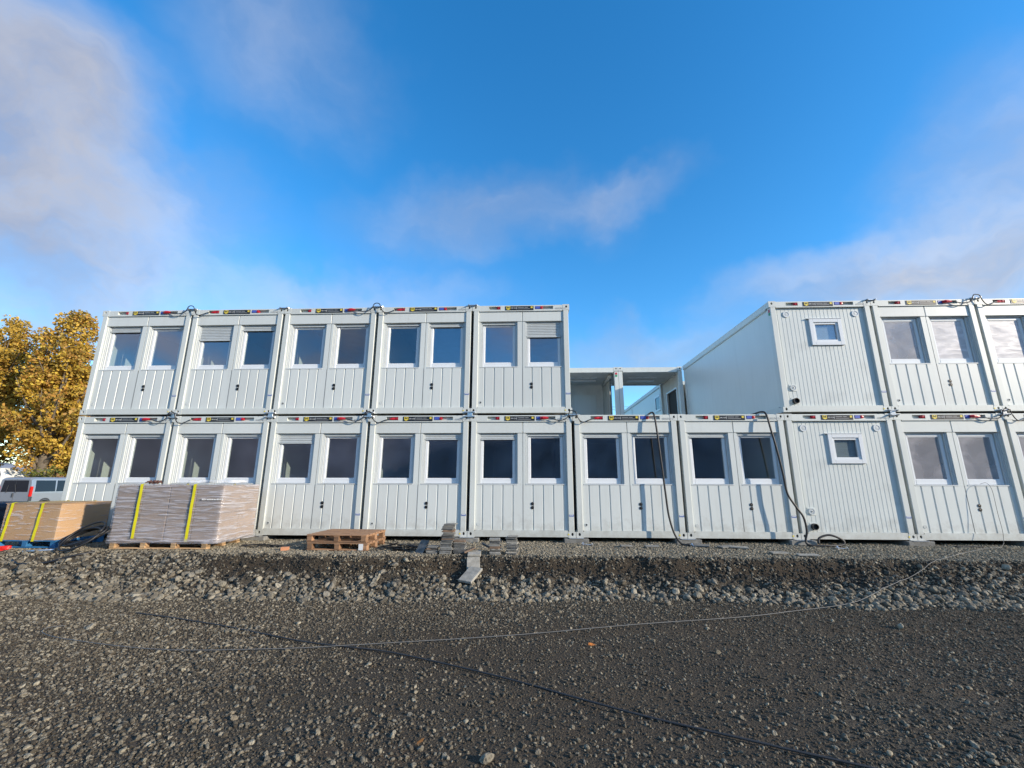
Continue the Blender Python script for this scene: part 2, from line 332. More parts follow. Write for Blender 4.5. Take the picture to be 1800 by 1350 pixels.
def obj(name, data, parent=None, loc=(0, 0, 0), rot=(0, 0, 0), scale=None):
    o = bpy.data.objects.new(name, data); COL.objects.link(o); o.location = loc; o.rotation_euler = rot
    if scale is not None: o.scale = scale
    if parent is not None: o.parent = parent
    return o
def tag(o, label, cat, group=None, kind=None):
    o['label'] = label; o['category'] = cat
    if group: o['group'] = group
    if kind: o['kind'] = kind
    return o
def thing(name, label, cat, loc=(0, 0, 0), rot=(0, 0, 0), group=None):
    return tag(obj(name, None, None, loc, rot), label, cat, group)
def spline(pts, n=10):
    """Catmull-Rom through the points"""
    P = [Vector(p) for p in pts]; P = [P[0] * 2 - P[1]] + P + [P[-1] * 2 - P[-2]]; out = []
    for i in range(1, len(P) - 2):
        for k in range(n):
            t = k / n; a, b, c, d = P[i - 1:i + 3]
            out.append(0.5 * ((2 * b) + (c - a) * t + (2 * a - 5 * b + 4 * c - d) * t * t + (3 * b - a - 3 * c + d) * t ** 3))
    out.append(P[-2]); return out
def text(name, body, size, m, parent, loc, rot=(rad(90), 0, 0), extrude=0.0006, spacing=1.0):
    key = 'txt_' + body
    me = bpy.data.meshes.get(key)
    if me is None:
        cu = bpy.data.curves.new('lettering', 'FONT'); cu.body = body; cu.size = size; cu.extrude = extrude
        cu.space_character = spacing; cu.resolution_u = 1
        tmp = bpy.data.objects.new('lettering', cu); COL.objects.link(tmp)
        me = bpy.data.meshes.new_from_object(tmp.evaluated_get(bpy.context.evaluated_depsgraph_get())); me.name = key
        bpy.data.objects.remove(tmp); bpy.data.curves.remove(cu)
        me.materials.clear(); me.materials.append(m)
    return obj(name, me, parent, loc, rot)

# ------------------------------------------------------------------ numpy value noise
LAT = RS.rand(256, 256)
def vnoise(x, y):
    x = np.asarray(x, float); y = np.asarray(y, float)
    xi = np.floor(x).astype(int); yi = np.floor(y).astype(int); fx = x - xi; fy = y - yi
    fx = fx * fx * (3 - 2 * fx); fy = fy * fy * (3 - 2 * fy)
    g = lambda a, b: LAT[a % 256, b % 256]
    return (g(xi, yi) * (1 - fx) + g(xi + 1, yi) * fx) * (1 - fy) + (g(xi, yi + 1) * (1 - fx) + g(xi + 1, yi + 1) * fx) * fy
def fbm(x, y, o=4):
    s = 0; a = 0.5; t = 0
    for i in range(o):
        s = s + a * vnoise(x * 2 ** i + 17 * i, y * 2 ** i + 31 * i); t += a; a *= 0.5
    return s / t
def sstep(a, b, x):
    t = np.clip((x - a) / (b - a), 0, 1); return t * t * (3 - 2 * t)

# ------------------------------------------------------------------ ground: raised platform, cut bank, lower yard
ZP, ZL = -0.115, -0.60
def bank(x):
    x = np.asarray(x, float)
    lip = -1.84 + 0.22 * (fbm(x * 0.6, 3.3) - 0.5) * 2 + 0.20 * (fbm(x * 2.6, 9.1) - 0.5)
    lip = lip + 0.28 * sstep(-6.2, -8.5, x)
    foot = -2.80 + 0.30 * (fbm(x * 0.45, 7.7) - 0.5) * 2 - 0.25 * sstep(-6, -8.5, x)
    return lip, foot
def height(x, y):
    x = np.asarray(x, float); y = np.asarray(y, float)
    lip, foot = bank(x)
    s = np.clip((lip - y) / (lip - foot), 0, 1)
    steep = np.where(s < 0.22, s / 0.22 * 0.56, 0.56 + (s - 0.22) / 0.78 * 0.44)
    soft = sstep(0, 1, s)
    k = 0.9 * sstep(-8.0, -6.0, x) * (0.55 + 0.45 * sstep(7.5, 5.0, x))
    prof = steep * k + soft * (1 - k)
    prof = prof + np.sin(np.pi * np.clip(s, 0, 1)) * (0.16 * (fbm(x * 2.2, y * 2.2) - 0.5) * 2 + 0.14 * (fbm(x * 8, y * 8 + 50, 3) - 0.5) * 2)
    z = ZP + (ZL - ZP) * prof
    low = 0.10 * (fbm(x * 0.28 + 5, y * 0.28) - 0.5) * sstep(foot + 0.2, foot - 1.5, y) + 0.025 * (fbm(x * 1.6, y * 1.6) - 0.5)
    plat = 0.03 * (fbm(x * 1.3 + 40, y * 1.3) - 0.5) * sstep(0.3, -0.4, y)
    for ry in (-4.35, -5.95):
        dy = y - (ry + 0.035 * x + 0.12 * np.sin(x * 0.45)); low = low - 0.018 * np.exp(-(dy / 0.16) ** 2) + 0.010 * np.exp(-((np.abs(dy) - 0.30) / 0.12) ** 2)
    z = z + np.where(s >= 1, low, np.where(s <= 0, plat, 0.5 * (low + plat)))
    side = sstep(-12.6, -15.5, x)                              # the platform runs out towards the car park
    z = z * (1 - side * (s < 1)) + (-0.56) * side * (s < 1)
    back = sstep(25, 40, y)
    return z
def axis(lo, hi, step, far, grow=1.35):
    a = list(np.arange(lo, hi + step / 2, step)); d = step
    while a[-1] < far: d *= grow; a.append(a[-1] + d)
    d = step
    while a[0] > -far: d *= grow; a.insert(0, a[0] - d)
    return np.array(a)
gx = axis(-15, 12, 0.05, 900); gy = axis(-8.5, 0.6, 0.05, 900); gy = np.unique(np.round(np.concatenate([gy, np.arange(-3.0, -1.3, 0.02)]), 4))
X, Y = np.meshgrid(gx, gy); Z = height(X, Y)
nx, ny = len(gx), len(gy)
idx = np.arange(nx * ny).reshape(ny, nx)
fc = np.stack([idx[:-1, :-1], idx[:-1, 1:], idx[1:, 1:], idx[1:, :-1]], -1).reshape(-1, 4)
gme = bpy.data.meshes.new('ground'); gme.from_pydata(np.stack([X, Y, Z], -1).reshape(-1, 3).tolist(), [], fc.tolist())
gme.polygons.foreach_set('use_smooth', [True] * len(fc))
lip, foot = bank(X); S = (lip - Y) / (lip - foot)
soil = np.exp(-((S - 0.16) / 0.22) ** 2) * sstep(-8.2, -6.4, X) * (0.55 + 0.7 * fbm(X * 1.1, Y * 1.1 + 9))
plat = (S <= 0.02).astype(float)
def comp0(x, y):
    c = sstep(.42, .60, fbm(x * .42 + 7, y * .6 + 1) + 0.16 * sstep(-2, 4, x) * sstep(-6.4, -5.2, y) - 0.22 * sstep(-2.5, -5, x))
    return c
dirt = comp0(X, Y) * (S > 1)
at = gme.attributes.new('zone', 'FLOAT_COLOR', 'POINT')
at.data.foreach_set('color', np.stack([np.clip(soil, 0, 1), plat, dirt, 1 + 0 * plat], -1).reshape(-1).astype(np.float32))
def ground_mat():
    m = bpy.data.materials.new('crushed rock and earth'); m.use_nodes = True; t = m.node_tree; n = t.nodes; l = t.links
    p = n['Principled BSDF']; p.inputs['Roughness'].default_value = 0.9; p.inputs['Specular IOR Level'].default_value = 0.25
    tcn = n.new('ShaderNodeTexCoord'); ob = tcn.outputs['Object']
    def noise(sc, det=6, ro=0.6):
        q = n.new('ShaderNodeTexNoise'); q.inputs['Scale'].default_value = sc; q.inputs['Detail'].default_value = det; q.inputs['Roughness'].default_value = ro
        l.new(ob, q.inputs['Vector']); return q.outputs['Fac']
    def ramp(x, a, b, ca, cb):
        q = n.new('ShaderNodeValToRGB'); e = q.color_ramp.elements; e[0].position = a; e[1].position = b; e[0].color = (*ca, 1); e[1].color = (*cb, 1)
        l.new(x, q.inputs[0]); return q.outputs[0]
    def mix(f, a, b):
        q = n.new('ShaderNodeMix'); q.data_type = 'RGBA'
        for k, s in ((0, f), (6, a), (7, b)):
            if isinstance(s, tuple): q.inputs[k].default_value = (*s, 1)
            elif isinstance(s, float): q.inputs[k].default_value = s
            else: l.new(s, q.inputs[k])
        return q.outputs[2]
    vo = n.new('ShaderNodeTexVoronoi'); vo.inputs['Scale'].default_value = 55; l.new(ob, vo.inputs['Vector'])
    sep = n.new('ShaderNodeSeparateColor'); l.new(vo.outputs['Color'], sep.inputs[0])
    grit = ramp(sep.outputs[0], 0.15, 0.95, (0.032, 0.028, 0.022), (0.135, 0.118, 0.092))
    fine_ = ramp(noise(160, 3), 0.3, 0.7, (0.030, 0.026, 0.021), (0.10, 0.087, 0.068))
    base = mix(0.5, grit, fine_)
    base = mix(ramp(noise(0.55, 5), 0.48, 0.72, (0, 0, 0), (0.6, 0.6, 0.6)), base, (0.062, 0.045, 0.032))
    base = mix(ramp(noise(1.7, 4), 0.60, 0.74, (0, 0, 0), (0.5, 0.5, 0.5)), base, (0.115, 0.074, 0.048))
    va = n.new('ShaderNodeVertexColor'); va.layer_name = 'zone'; sv = n.new('ShaderNodeSeparateColor'); l.new(va.outputs[0], sv.inputs[0])
    pl = ramp(sep.outputs[1], 0.1, 0.95, (0.09, 0.083, 0.068), (0.33, 0.31, 0.26))
    base = mix(sv.outputs[1], base, pl)
    dm = n.new('ShaderNodeMath'); dm.operation = 'MULTIPLY'; dm.inputs[1].default_value = 0.7; l.new(sv.outputs[2], dm.inputs[0])
    base = mix(dm.outputs[0], base, ramp(noise(45, 7, 0.75), 0.25, 0.75, (0.028, 0.023, 0.018), (0.105, 0.084, 0.062)))
    earth = ramp(noise(28, 6, 0.7), 0.3, 0.75, (0.016, 0.013, 0.010), (0.085, 0.066, 0.047))
    base = mix(sv.outputs[0], base, earth)
    wt = n.new('ShaderNodeVectorMath'); wt.operation = 'MULTIPLY'; wt.inputs[1].default_value = (0.90, 0.85, 0.76); l.new(base, wt.inputs[0]); l.new(wt.outputs[0], p.inputs['Base Color'])
    bp = n.new('ShaderNodeBump'); bp.inputs['Strength'].default_value = 0.9; bp.inputs['Distance'].default_value = 0.012
    l.new(vo.outputs['Distance'], bp.inputs['Height']); bp.invert = True
    b2 = n.new('ShaderNodeBump'); b2.inputs['Strength'].default_value = 0.7; b2.inputs['Distance'].default_value = 0.03
    l.new(noise(22, 8, 0.7), b2.inputs['Height']); l.new(bp.outputs[0], b2.inputs['Normal']); l.new(b2.outputs[0], p.inputs['Normal'])
    return m
gme.materials.append(ground_mat())
g = obj('ground', gme); g['kind'] = 'structure'

# ------------------------------------------------------------------ containers
CW, CD, CH, P, GAPZ = 2.44, 6.06, 2.76, 2.45, 0.055
M = {}
def post_mesh():
    M['post1'] = MB().bbox(0, 0.125, 0, 0.155, 0.118, 2.622, 0.006).mesh('post', PAINT)
    return MB().bbox(0.03, 0.155, 0, 0.155, 0.118, 2.622, 0.006).mesh('post', PAINT)
def casting_mesh(mirror):
    b = MB(); sx = -1 if mirror else 1
    b.box(0, 0.17, 0.03, 0.17, 0, 0.118)
    b.plate_hole(0, 0.17, 0, 0.118, -0.004, 0.075 if not mirror else 0.095, 0.066, 0.026, 0.034, 0.032)
    b.box(0, 0.17, -0.0035, 0.031, -0.004, 0.0); b.box(0, 0.17, -0.0035, 0.031, 0.118, 0.121)
    b.box(0, 0.0035, -0.0038, 0.031, 0, 0.118); b.box(0.1665, 0.1705, -0.0038, 0.031, 0, 0.118)
    return b.mesh('casting', [PAINT, DARK])
def topcast_mesh(mirror):
    b = MB(); b.box(0, 0.17, 0.03, 0.17, 2.622, 2.765)
    b.plate_hole(0, 0.17, 2.622, 2.768, -0.004, 0.075 if not mirror else 0.095, 2.708, 0.024, 0.03, 0.032)
    b.box(0, 0.17, -0.0035, 0.031, 2.619, 2.622); b.box(0, 0.17, -0.0035, 0.031, 2.768, 2.771)
    b.box(0, 0.0035, -0.0038, 0.031, 2.622, 2.768); b.box(0.1665, 0.1705, -0.0038, 0.031, 2.622, 2.768)
    return b.mesh('top casting', [PAINT, DARK])
def toprail_mesh():
    b = MB(); x0, x1 = 0.1708, 2.2692; p = [(0.418, 0.706), (1.575, 2.035)]; za, zb = 2.648, 2.731
    b.box(x0, x1, 0, 0.07, 2.604, za); b.box(x0, x1, 0, 0.07, zb, 2.752)
    b.box(x0, p[0][0], 0, 0.07, za, zb); b.box(p[0][1], p[1][0], 0, 0.07, za, zb); b.box(p[1][1], x1, 0, 0.07, za, zb)
    b.box(x0, x1, 0.071, 0.15, 2.604, 2.752); b.box(x0, x1, 0.012, 0.15, 2.7525, 2.762)
    return b.mesh('top rail', PAINT)
def botrail_mesh():
    return MB().box(0.171, 2.269, 0.0, 0.15, 0.004, 0.138).box(0.171, 2.269, 0.006, 0.15, 0.1385, 0.146).mesh('bottom rail', PAINT)
def sidetop_mesh():
    return MB().box(0.003, 0.09, 0.171, CD - 0.171, 2.612, 2.752).box(0.014, 0.09, 0.171, CD - 0.171, 2.592, 2.6115).box(0.0, 0.06, 0.171, CD - 0.171, 2.7525, 2.762).mesh('side rail', PAINT)
def sidebot_mesh(): return MB().box(0.003, 0.09, 0.171, CD - 0.171, 0.004, 0.14).mesh('side bottom rail', PAINT)
def sidewall_mesh():
    b = MB(); y = 0.156; w = 0.1
    b.box(0.040, 0.085, 0.156, CD - 0.156, 0.141, 2.591)
    return b.mesh('side wall', [PANEL])
def backwall_mesh(): return MB().box(0.156, 2.284, CD - 0.09, CD - 0.03, 0.147, 2.60).mesh('back wall', [PANEL])
def roof_mesh(): return MB().box(0.092, 2.348, 0.152, CD - 0.152, 2.62, 2.70).mesh('roof', INNER)
def floor_mesh(): return MB().box(0.092, 2.348, 0.152, CD - 0.152, 0.06, 0.15).mesh('floor', FLOORM)
def ribbed(x0, x1, z0, z1, y, xs, w=0.036, d=0.016, m=PANEL):
    """folded sheet: flat bands with narrow trapezoid grooves pressed in"""
    pr = [(x0, y)]
    for x in xs: pr += [(x - w / 2, y), (x - w / 4, y + d), (x + w / 4, y + d), (x + w / 2, y)]
    pr.append((x1, y)); n = len(pr); b = MB()
    vs = [(x, yy, z0) for x, yy in pr] + [(x, yy, z1) for x, yy in pr]
    b.add(vs, [(i, i + 1, n + i + 1, n + i) for i in range(n - 1)])
    b.box(x0, x1, y + d + 0.002, y + d + 0.02, z0, z1)
    b.box(x0, x1, y, y + d + 0.02, z1, z1 + 0.001)
    return b.mesh('ribbed panel', m)
OP = [(0.20, 1.136), (1.325, 2.262)]; ZS, ZH = 1.136, 2.343
def pier_mesh():
    b = MB(); y = 0.042
    b.box(0.1555, 0.199, y, y + 0.09, ZS, ZH); b.box(1.137, 1.252, y, y + 0.09, ZS, ZH); b.box(1.266, 1.324, y, y + 0.09, ZS, ZH)
    b.box(2.263, 2.2845, y, y + 0.09, ZS, ZH); b.box(1.252, 1.266, y + 0.02, y + 0.05, 0.147, 2.603)
    return b.mesh('pier', PANEL)
def header_mesh(x0, x1): return MB().bbox(x0, x1, 0.028, 0.15, ZH - 0.004, 2.6035, 0.005).mesh('header', PANEL)
def winframe_mesh():
    b = MB(); w = 0.936; f0, f1 = 0.05, w - 0.05; z0, z1 = 0.03, ZH - ZS
    yo, yi = 0.115, 0.18
    zt = 0.104 + 1.0
    b.bbox(f0, f0 + 0.062, yo, yi, z0, z1, 0.006); b.bbox(f1 - 0.062, f1, yo, yi, z0, z1, 0.006)
    b.bbox(f0 + 0.0625, f1 - 0.0625, yo, yi, z0, z0 + 0.115, 0.006); b.bbox(f0 + 0.0625, f1 - 0.0625, yo, yi, zt, z1, 0.006)
    g = 0.012                                               # glazing bead, set back
    x0, x1, za, zb = f0 + 0.062, f1 - 0.062, z0 + 0.115, zt
    b.box(x0, x0 + g, yo + 0.012, yi, za, zb); b.box(x1 - g, x1, yo + 0.012, yi, za, zb); b.box(x0, x1, yo + 0.0125, yi, za, za + g); b.box(x0, x1, yo + 0.0125, yi, zb - g, zb)
    return b.mesh('window frame', PVC)
def sill_mesh(): return MB().bbox(0.0, 0.936, 0.036, 0.114, 0.0, 0.029, 0.004).mesh('sill', ALU)
def guide_mesh():
    return MB().box(0.001, 0.022, 0.06, 0.114, 0.03, 1.206).box(0.0225, 0.049, 0.078, 0.114, 0.03, 1.206).mesh('guide rail', ALU)
def pane_mesh(): return MB().box(0.113, 0.823, 0.139, 0.146, 0.15, 1.10).mesh('pane', GLASS)
def shutter_mesh(drop):
    b = MB(); h = 0.043; z = 1.205; k = 0
    x0, x1 = 0.0235, 0.9125
    while z - h > 1.205 - drop - 0.001:
        pr = [(0.100, z), (0.088, z - 0.006), (0.084, z - h / 2), (0.088, z - h + 0.008), (0.098, z - h + 0.003), (0.098, z - h)]
        b.add([(x0, y, q) for y, q in pr] + [(x1, y, q) for y, q in pr], [(i, 6 + i, 7 + i, i + 1) for i in range(5)]); z -= h
    b.bbox(x0, x1, 0.078, 0.104, z - 0.028, z, 0.004)
    return b.mesh('roller shutter', ALU)
def sheet_mesh(m, seed):
    r = np.random.RandomState(seed); nx_, nz_ = 14, 20; vs = []; ox, oz = r.rand(2) * 50
    for j in range(nz_ + 1):
        for i in range(nx_ + 1):
            x = 0.115 + 0.705 * i / nx_; z = 0.15 + 0.95 * j / nz_
            vs.append((x, 0.1335 + 0.006 * (float(fbm(x * 3 + ox, z * 7 + oz, 3)) - 0.5), z))
    fs = [(j * (nx_ + 1) + i, j * (nx_ + 1) + i + 1, (j + 1) * (nx_ + 1) + i + 1, (j + 1) * (nx_ + 1) + i) for j in range(nz_) for i in range(nx_)]
    return MB().add(vs, fs).mesh('film sheet', m, True)
def m_letter():
    o = [(-.5, -.5), (-.5, .5), (-.28, .5), (0, .02), (.28, .5), (.5, .5), (.5, -.5), (.27, -.5), (.27, .08), (0, -.4), (-.27, .08), (-.27, -.5)]
    tris = [(0, 1, 10, 11), (1, 2, 3, 10), (10, 3, 9), (3, 8, 9), (3, 4, 5, 8), (8, 5, 6, 7)]
    s = 0.062; return MB().add([(x * s, 0, z * s * 0.85) for x, z in o], tris).mesh('m letter', BLACKP)
def emblem_mesh():
    s = 0.048; o = [(-1, .95), (1, .95), (1, -.55), (0, -1.05), (-1, -.55)]
    vs = [(x * s, 0, z * s) for x, z in o] + [(x * s, 0.004, z * s) for x, z in o]
    return MB().add(vs, [(0, 4, 3, 2, 1)] + [(i, (i + 1) % 5, 5 + (i + 1) % 5, 5 + i) for i in range(5)]).mesh('emblem', YEL)
M['post'] = post_mesh()
for k in (0, 1): M['cast%d' % k] = casting_mesh(k); M['tcast%d' % k] = topcast_mesh(k)
M['trail'] = toprail_mesh(); M['brail'] = botrail_mesh(); M['strail'] = sidetop_mesh(); M['sbrail'] = sidebot_mesh(); M['swall'] = sidewall_mesh()
M['bwall'] = backwall_mesh(); M['roof'] = roof_mesh(); M['floor'] = floor_mesh()
M['backrail'] = MB().box(0.156, 2.284, CD - 0.15, CD - 0.002, 2.604, 2.762).mesh('back rail', PAINT); M['backrail2'] = MB().box(0.156, 2.284, CD - 0.15, CD - 0.002, 0.004, 0.14).mesh('back bottom rail', PAINT)
pit = 0.2345
M['rib0'] = ribbed(0.1555, 1.2515, 0.147, ZS - 0.002, 0.040, [0.323 + pit * i for i in range(4)])
M['rib1'] = ribbed(1.2665, 2.2845, 0.147, ZS - 0.002, 0.040, [1.488 + pit * i for i in range(4)])
M['pier'] = pier_mesh(); M['head0'] = header_mesh(0.156, 1.2515); M['head1'] = header_mesh(1.2665, 2.284)
M['wframe'] = winframe_mesh(); M['sill'] = sill_mesh(); M['guide'] = guide_mesh()
M['guideR'] = MB().box(0.914, 0.935, 0.06, 0.114, 0.03, 1.206).box(0.887, 0.9135, 0.078, 0.114, 0.03, 1.206).mesh('guide rail', ALU)
M['pane'] = pane_mesh()
M['vent'] = MB().ring(0, 0, 0.030, 0.036, 0.026, 0.02, 14).disc(0, 0, 0.034, 0.026, 0.012, 14, 0.006).mesh('vent cap', RUBBER)
M['plug0'] = MB().ring(0, 0, 0.034, 0.034, 0.02, 0.012, 16).disc(0, 0, 0.040, 0.02, 0.01, 14, 0.0, 1).mesh('earth plug', [ALU, DARK])
M['plug1'] = MB().ring(0, 0, 0.034, 0.034, 0.027, 0.012, 16).disc(0, 0, 0.037, 0.027, 0.01, 14, 0.002, 1).mesh('earth plug', [ALU, PANEL])
M['sticker'] = MB().box(2.300, 2.408, -0.002, 0.001, 0.448, 0.492).mesh('sticker', STICK)
M['stickbar'] = MB().box(2.31, 2.395, -0.003, -0.0021, 0.473, 0.486).mesh('sticker bar', WHITEP)
M['ytag'] = MB().box(2.262, 2.295, -0.006, 0.0, 0.05, 0.078).mesh('tag', YEL)
M['badge'] = MB().bbox(0.827, 1.545, -0.008, 0.0, 2.626, 2.737, 0.003).mesh('badge', BLACKP)
M['emblem'] = emblem_mesh(); M['mletter'] = m_letter()
M['lines'] = MB().box(1.115, 1.125, 0, 0.003, 2.645, 2.72).box(1.15, 1.30, 0, 0.003, 2.692, 2.704).box(1.318, 1.40, 0, 0.003, 2.692, 2.704).box(1.15, 1.45, 0, 0.003, 2.655, 2.664).mesh('print lines', GREYP)
M['ysquare'] = MB().box(1.472, 1.520, 0, 0.003, 2.675, 2.722).mesh('yellow square', YEL)
M['socketR'] = MB().tube([(0.62, 0.045, 2.69), (0.705, 0.02, 2.69)], 0.034, 12).disc(0.665, 2.69, 0.0, 0.03, 0.02, 12, 0.004).mesh('red socket', RED)
M['socketB'] = MB().bbox(1.585, 1.71, -0.006, 0.05, 2.655, 2.725, 0.004).mesh('blue socket', BLUEP)
M['plugR'] = MB().disc(1.745, 2.690, -0.012, 0.034, 0.06, 14, 0.008).mesh('red inlet', RED)
M['plugL'] = MB().tube([(1.68, -0.012, 2.69), (1.74, -0.03, 2.69), (1.80, -0.03, 2.69), (1.87, -0.035, 2.685)], [0.034, 0.04, 0.036, 0.022], 12).mesh('red plug', RED)
def sani_front():
    b = MB(); xs = [0.21 + 0.0935 * i for i in range(23)]
    for x0, x1, z0, z1 in ((0.1555, 0.985, 0.147, 2.602), (1.63, 2.2845, 0.147, 2.602), (0.985, 1.63, 0.147, 1.70), (0.985, 1.63, 2.24, 2.602)):
        pr = [(x0, 0.058)]
        for x in xs:
            if x0 + .01 < x < x1 - .01: pr += [(x - .007, .058), (x - .003, .0625), (x + .003, .0625), (x + .007, .058)]
        pr.append((x1, 0.058)); n = len(pr)
        b.add([(x, y, z0) for x, y in pr] + [(x, y, z1) for x, y in pr], [(i, i + 1, n + i + 1, n + i) for i in range(n - 1)])
        b.box(x0, x1, 0.067, 0.09, z0, z1)
    return b.mesh('fine ribbed panel', SANI)
M['sani'] = sani_front()
def sani_window():
    b = MB(); x0, x1, z0, z1 = 0.925, 1.69, 1.632, 2.305; gx0, gx1, gz0, gz1 = 1.065, 1.55, 1.772, 2.165
    for a in ((x0, gx0 - .05, z0, z1), (gx1 + .05, x1, z0, z1), (gx0 - .05, gx1 + .05, z0, gz0 - .05), (gx0 - .05, gx1 + .05, gz1 + .05, z1)):
        b.bbox(a[0], a[1], 0.018, 0.07, a[2], a[3], 0.003)
    for a in ((gx0 - .049, gx0, gz0 - .049, gz1 + .049), (gx1, gx1 + .049, gz0 - .049, gz1 + .049), (gx0 + .0005, gx1 - .0005, gz0 - .049, gz0), (gx0 + .0005, gx1 - .0005, gz1, gz1 + .049)):
        b.bbox(a[0], a[1], 0.04, 0.09, a[2], a[3], 0.003)
    b.box(x0 - 0.06, x1 + 0.01, 0.008, 0.07, z1 + 0.0005, z1 + 0.012)
    return b.mesh('small window', PVC)
M['swin'] = sani_window(); M['spane'] = MB().box(1.066, 1.549, 0.07, 0.074, 1.773, 2.164).mesh('small pane', GLASS)
M['sback'] = MB().box(1.02, 1.6, 0.112, 0.117, 1.72, 2.22).mesh('privacy blind', mat('privacy foil', (0.24, 0.25, 0.28), 0.5, var=0.2, stretch=(0.3, 1, 14), vscale=6))
M['airvent'] = MB().ring(0, 0, 0.038, 0.078, 0.058, 0.024, 22).disc(0, 0, 0.046, 0.058, 0.014, 22, 0.004, 1).mesh('air valve', [PVC, ALU])
M['fit0'] = MB().bbox(-0.085, 0.085, 0.05, 0.064, -0.085, 0.085, 0.003).ring(0, 0, 0.03, 0.07, 0.05, 0.03, 18, 1).disc(0, 0, 0.038, 0.05, 0.02, 18, 0.008, 1).disc(0, 0, 0.026, 0.012, 0.02, 8, 0, 2).mesh('water inlet', [SANI, ALU, DARK])
M['fit1'] = MB().bbox(-0.085, 0.085, 0.05, 0.064, -0.085, 0.085, 0.003).ring(0, 0, -0.02, 0.068, 0.054, 0.09, 18, 1).disc(0, 0, 0.03, 0.054, 0.02, 18, 0, 1).mesh('drain stub', [SANI, RUBBER])
def frame_parts(c, plain=False):
    """posts, corner castings, rails shared by every box"""
    for x, mir in ((0, 0), (CW, 1)):
        for y, ry in ((0, 0), (CD, 1)):
            rot = (0, 0, 0) if not ry else (0, 0, math.pi)
            px = (0 if not mir else CW - 0.155) if not ry else (0.155 if not mir else CW)
            obj('corner_post', M['post' if (mir == 0) != bool(ry) else 'post1'], c, (px, y, 0), rot)
            cx = (0 if not mir else CW - 0.17) if not ry else (0.17 if not mir else CW)
            kk = mir if not ry else 1 - mir
            obj('corner_casting', M['cast%d' % kk], c, (cx, y, 0), rot); obj('corner_casting', M['tcast%d' % kk], c, (cx, y, 0), rot)
    obj('bottom_rail', M['brail'], c)
    for mir in (0, 1):
        r = (0, 0, 0) if not mir else (0, 0, math.pi); p = (0, 0, 0) if not mir else (CW, CD, 0)
        obj('side_rail', M['strail'], c, p, r); obj('side_rail', M['sbrail'], c, p, r)
        obj('side_wall', M['swall'], c, p, r)
    obj('back_rail', M['backrail'], c); obj('back_rail', M['backrail2'], c); obj('back_wall', M['bwall'], c); obj('roof', M['roof'], c); obj('floor_plate', M['floor'], c)
def rail_kit(c, serial, cabled):
    tr = obj('top_rail', M['trail'], c)
    b = obj('nameplate', M['badge'], c)
    obj('emblem', M['emblem'], b, (0.905, -0.0125, 2.684)); obj('emblem_letter', M['mletter'], b, (0.905, -0.0135, 2.694))
    text('maker_text', 'MUCH', 0.048, WHITEP, b, (0.975, -0.0095, 2.665)); obj('print_lines', M['lines'], b, (0, -0.0105, 0)); obj('print_square', M['ysquare'], b, (0, -0.0105, 0))
    obj('red_socket', M['socketR'], c); obj('blue_socket', M['socketB'], c); obj('red_plug', M['plugL' if cabled else 'plugR'], c)
    text('serial_number', serial, 0.062, GREYP, c, (2.085, -0.0048, 2.642))
    obj('sticker', M['stickbar'], obj('sticker', M['sticker'], c)); obj('yellow_tag', M['ytag'], c)
SH = {}
def window_part(c, x, drop, sheet=None):
    w = obj('window', M['wframe'], c, (x, 0, ZS))
    obj('sill', M['sill'], w); obj('guide_rail', M['guide'], w); obj('guide_rail', M['guideR'], w); obj('pane', M['pane'], w)
    key = round(drop, 2)
    if key not in SH: SH[key] = shutter_mesh(key)
    obj('roller_shutter', SH[key], w)
    if sheet: obj('plastic_film', sheet_mesh(sheet, random.randint(0, 999)), w)
def container(k, lvl, label, drops=(0.06, 0.06), sani=False, cabled=False, serial='033274521', plug=0, sheets=(None, None), name='accommodation_container'):
    c = thing(name, label, 'container', (k * P + 0.005, 0, lvl * (CH + GAPZ)), group='stacked white site containers')
    frame_parts(c); rail_kit(c, serial, cabled)
    if not sani:
        for i in (0, 1):
            obj('header_panel', M['head%d' % i], c); obj('ribbed_panel', M['rib%d' % i], c)
            window_part(c, OP[i][0], drops[i], sheets[i])
        obj('wall_pier', M['pier'], c)
        obj('vent_cap', M['vent'], c, (1.475, 0.0, 0.722)); obj('vent_cap', M['vent'], c, (1.475, 0.0, 0.638))
        obj('earth_plug', M['plug%d' % plug], c, (0.236, 0, 0.267))
    else:
        obj('ribbed_panel', M['sani'], c)
        w = obj('window', M['swin'], c); obj('pane', M['spane'], w); obj('privacy_blind', M['sback'], w)
        obj('air_valve', M['airvent'], c, (0.42, 0, 2.44)); obj('air_valve', M['airvent'], c, (2.07, 0, 2.44))
        obj('water_inlet', M['fit0'], c, (0.325, 0, 0.582)); obj('drain_stub', M['fit1'], c, (0.33, 0, 0.262))
    return c
ORD = ['first', 'second', 'third', 'fourth', 'fifth', 'sixth', 'seventh', 'eighth', 'ninth', 'tenth']
lower = [((.09, .06), 1, 0), ((.06, .06), 0, 0), ((.22, .06), 1, 0), ((.06, .13), 0, 0), ((.13, .06), 1, 1), ((.12, .05), 0, 0), ((.09, .05), 0, 1)]
low_lab = ['leftmost lower white container, half hidden by the blue pallet box', 'lower white container behind the tall film-wrapped stack',
           'lower white container behind the wooden pallets, left shutter slightly lowered', 'lower white container between the pallets and the joint behind the tall tile stack',
           'lower white container left of the open upper gap, two tile stacks before it', 'lower white container with the left of the two hanging black hoses',
           'lower white container with the black hose curving down its right post']
for i in range(7):
    container(-5 + i, 0, low_lab[i], lower[i][0], cabled=bool(lower[i][1]), plug=lower[i][2], serial='0332745%02d' % (12 + 7 * i))
container(2, 0, 'lower white sanitary container with small square window and finely ribbed front', sani=True, serial='032715641', name='sanitary_container')
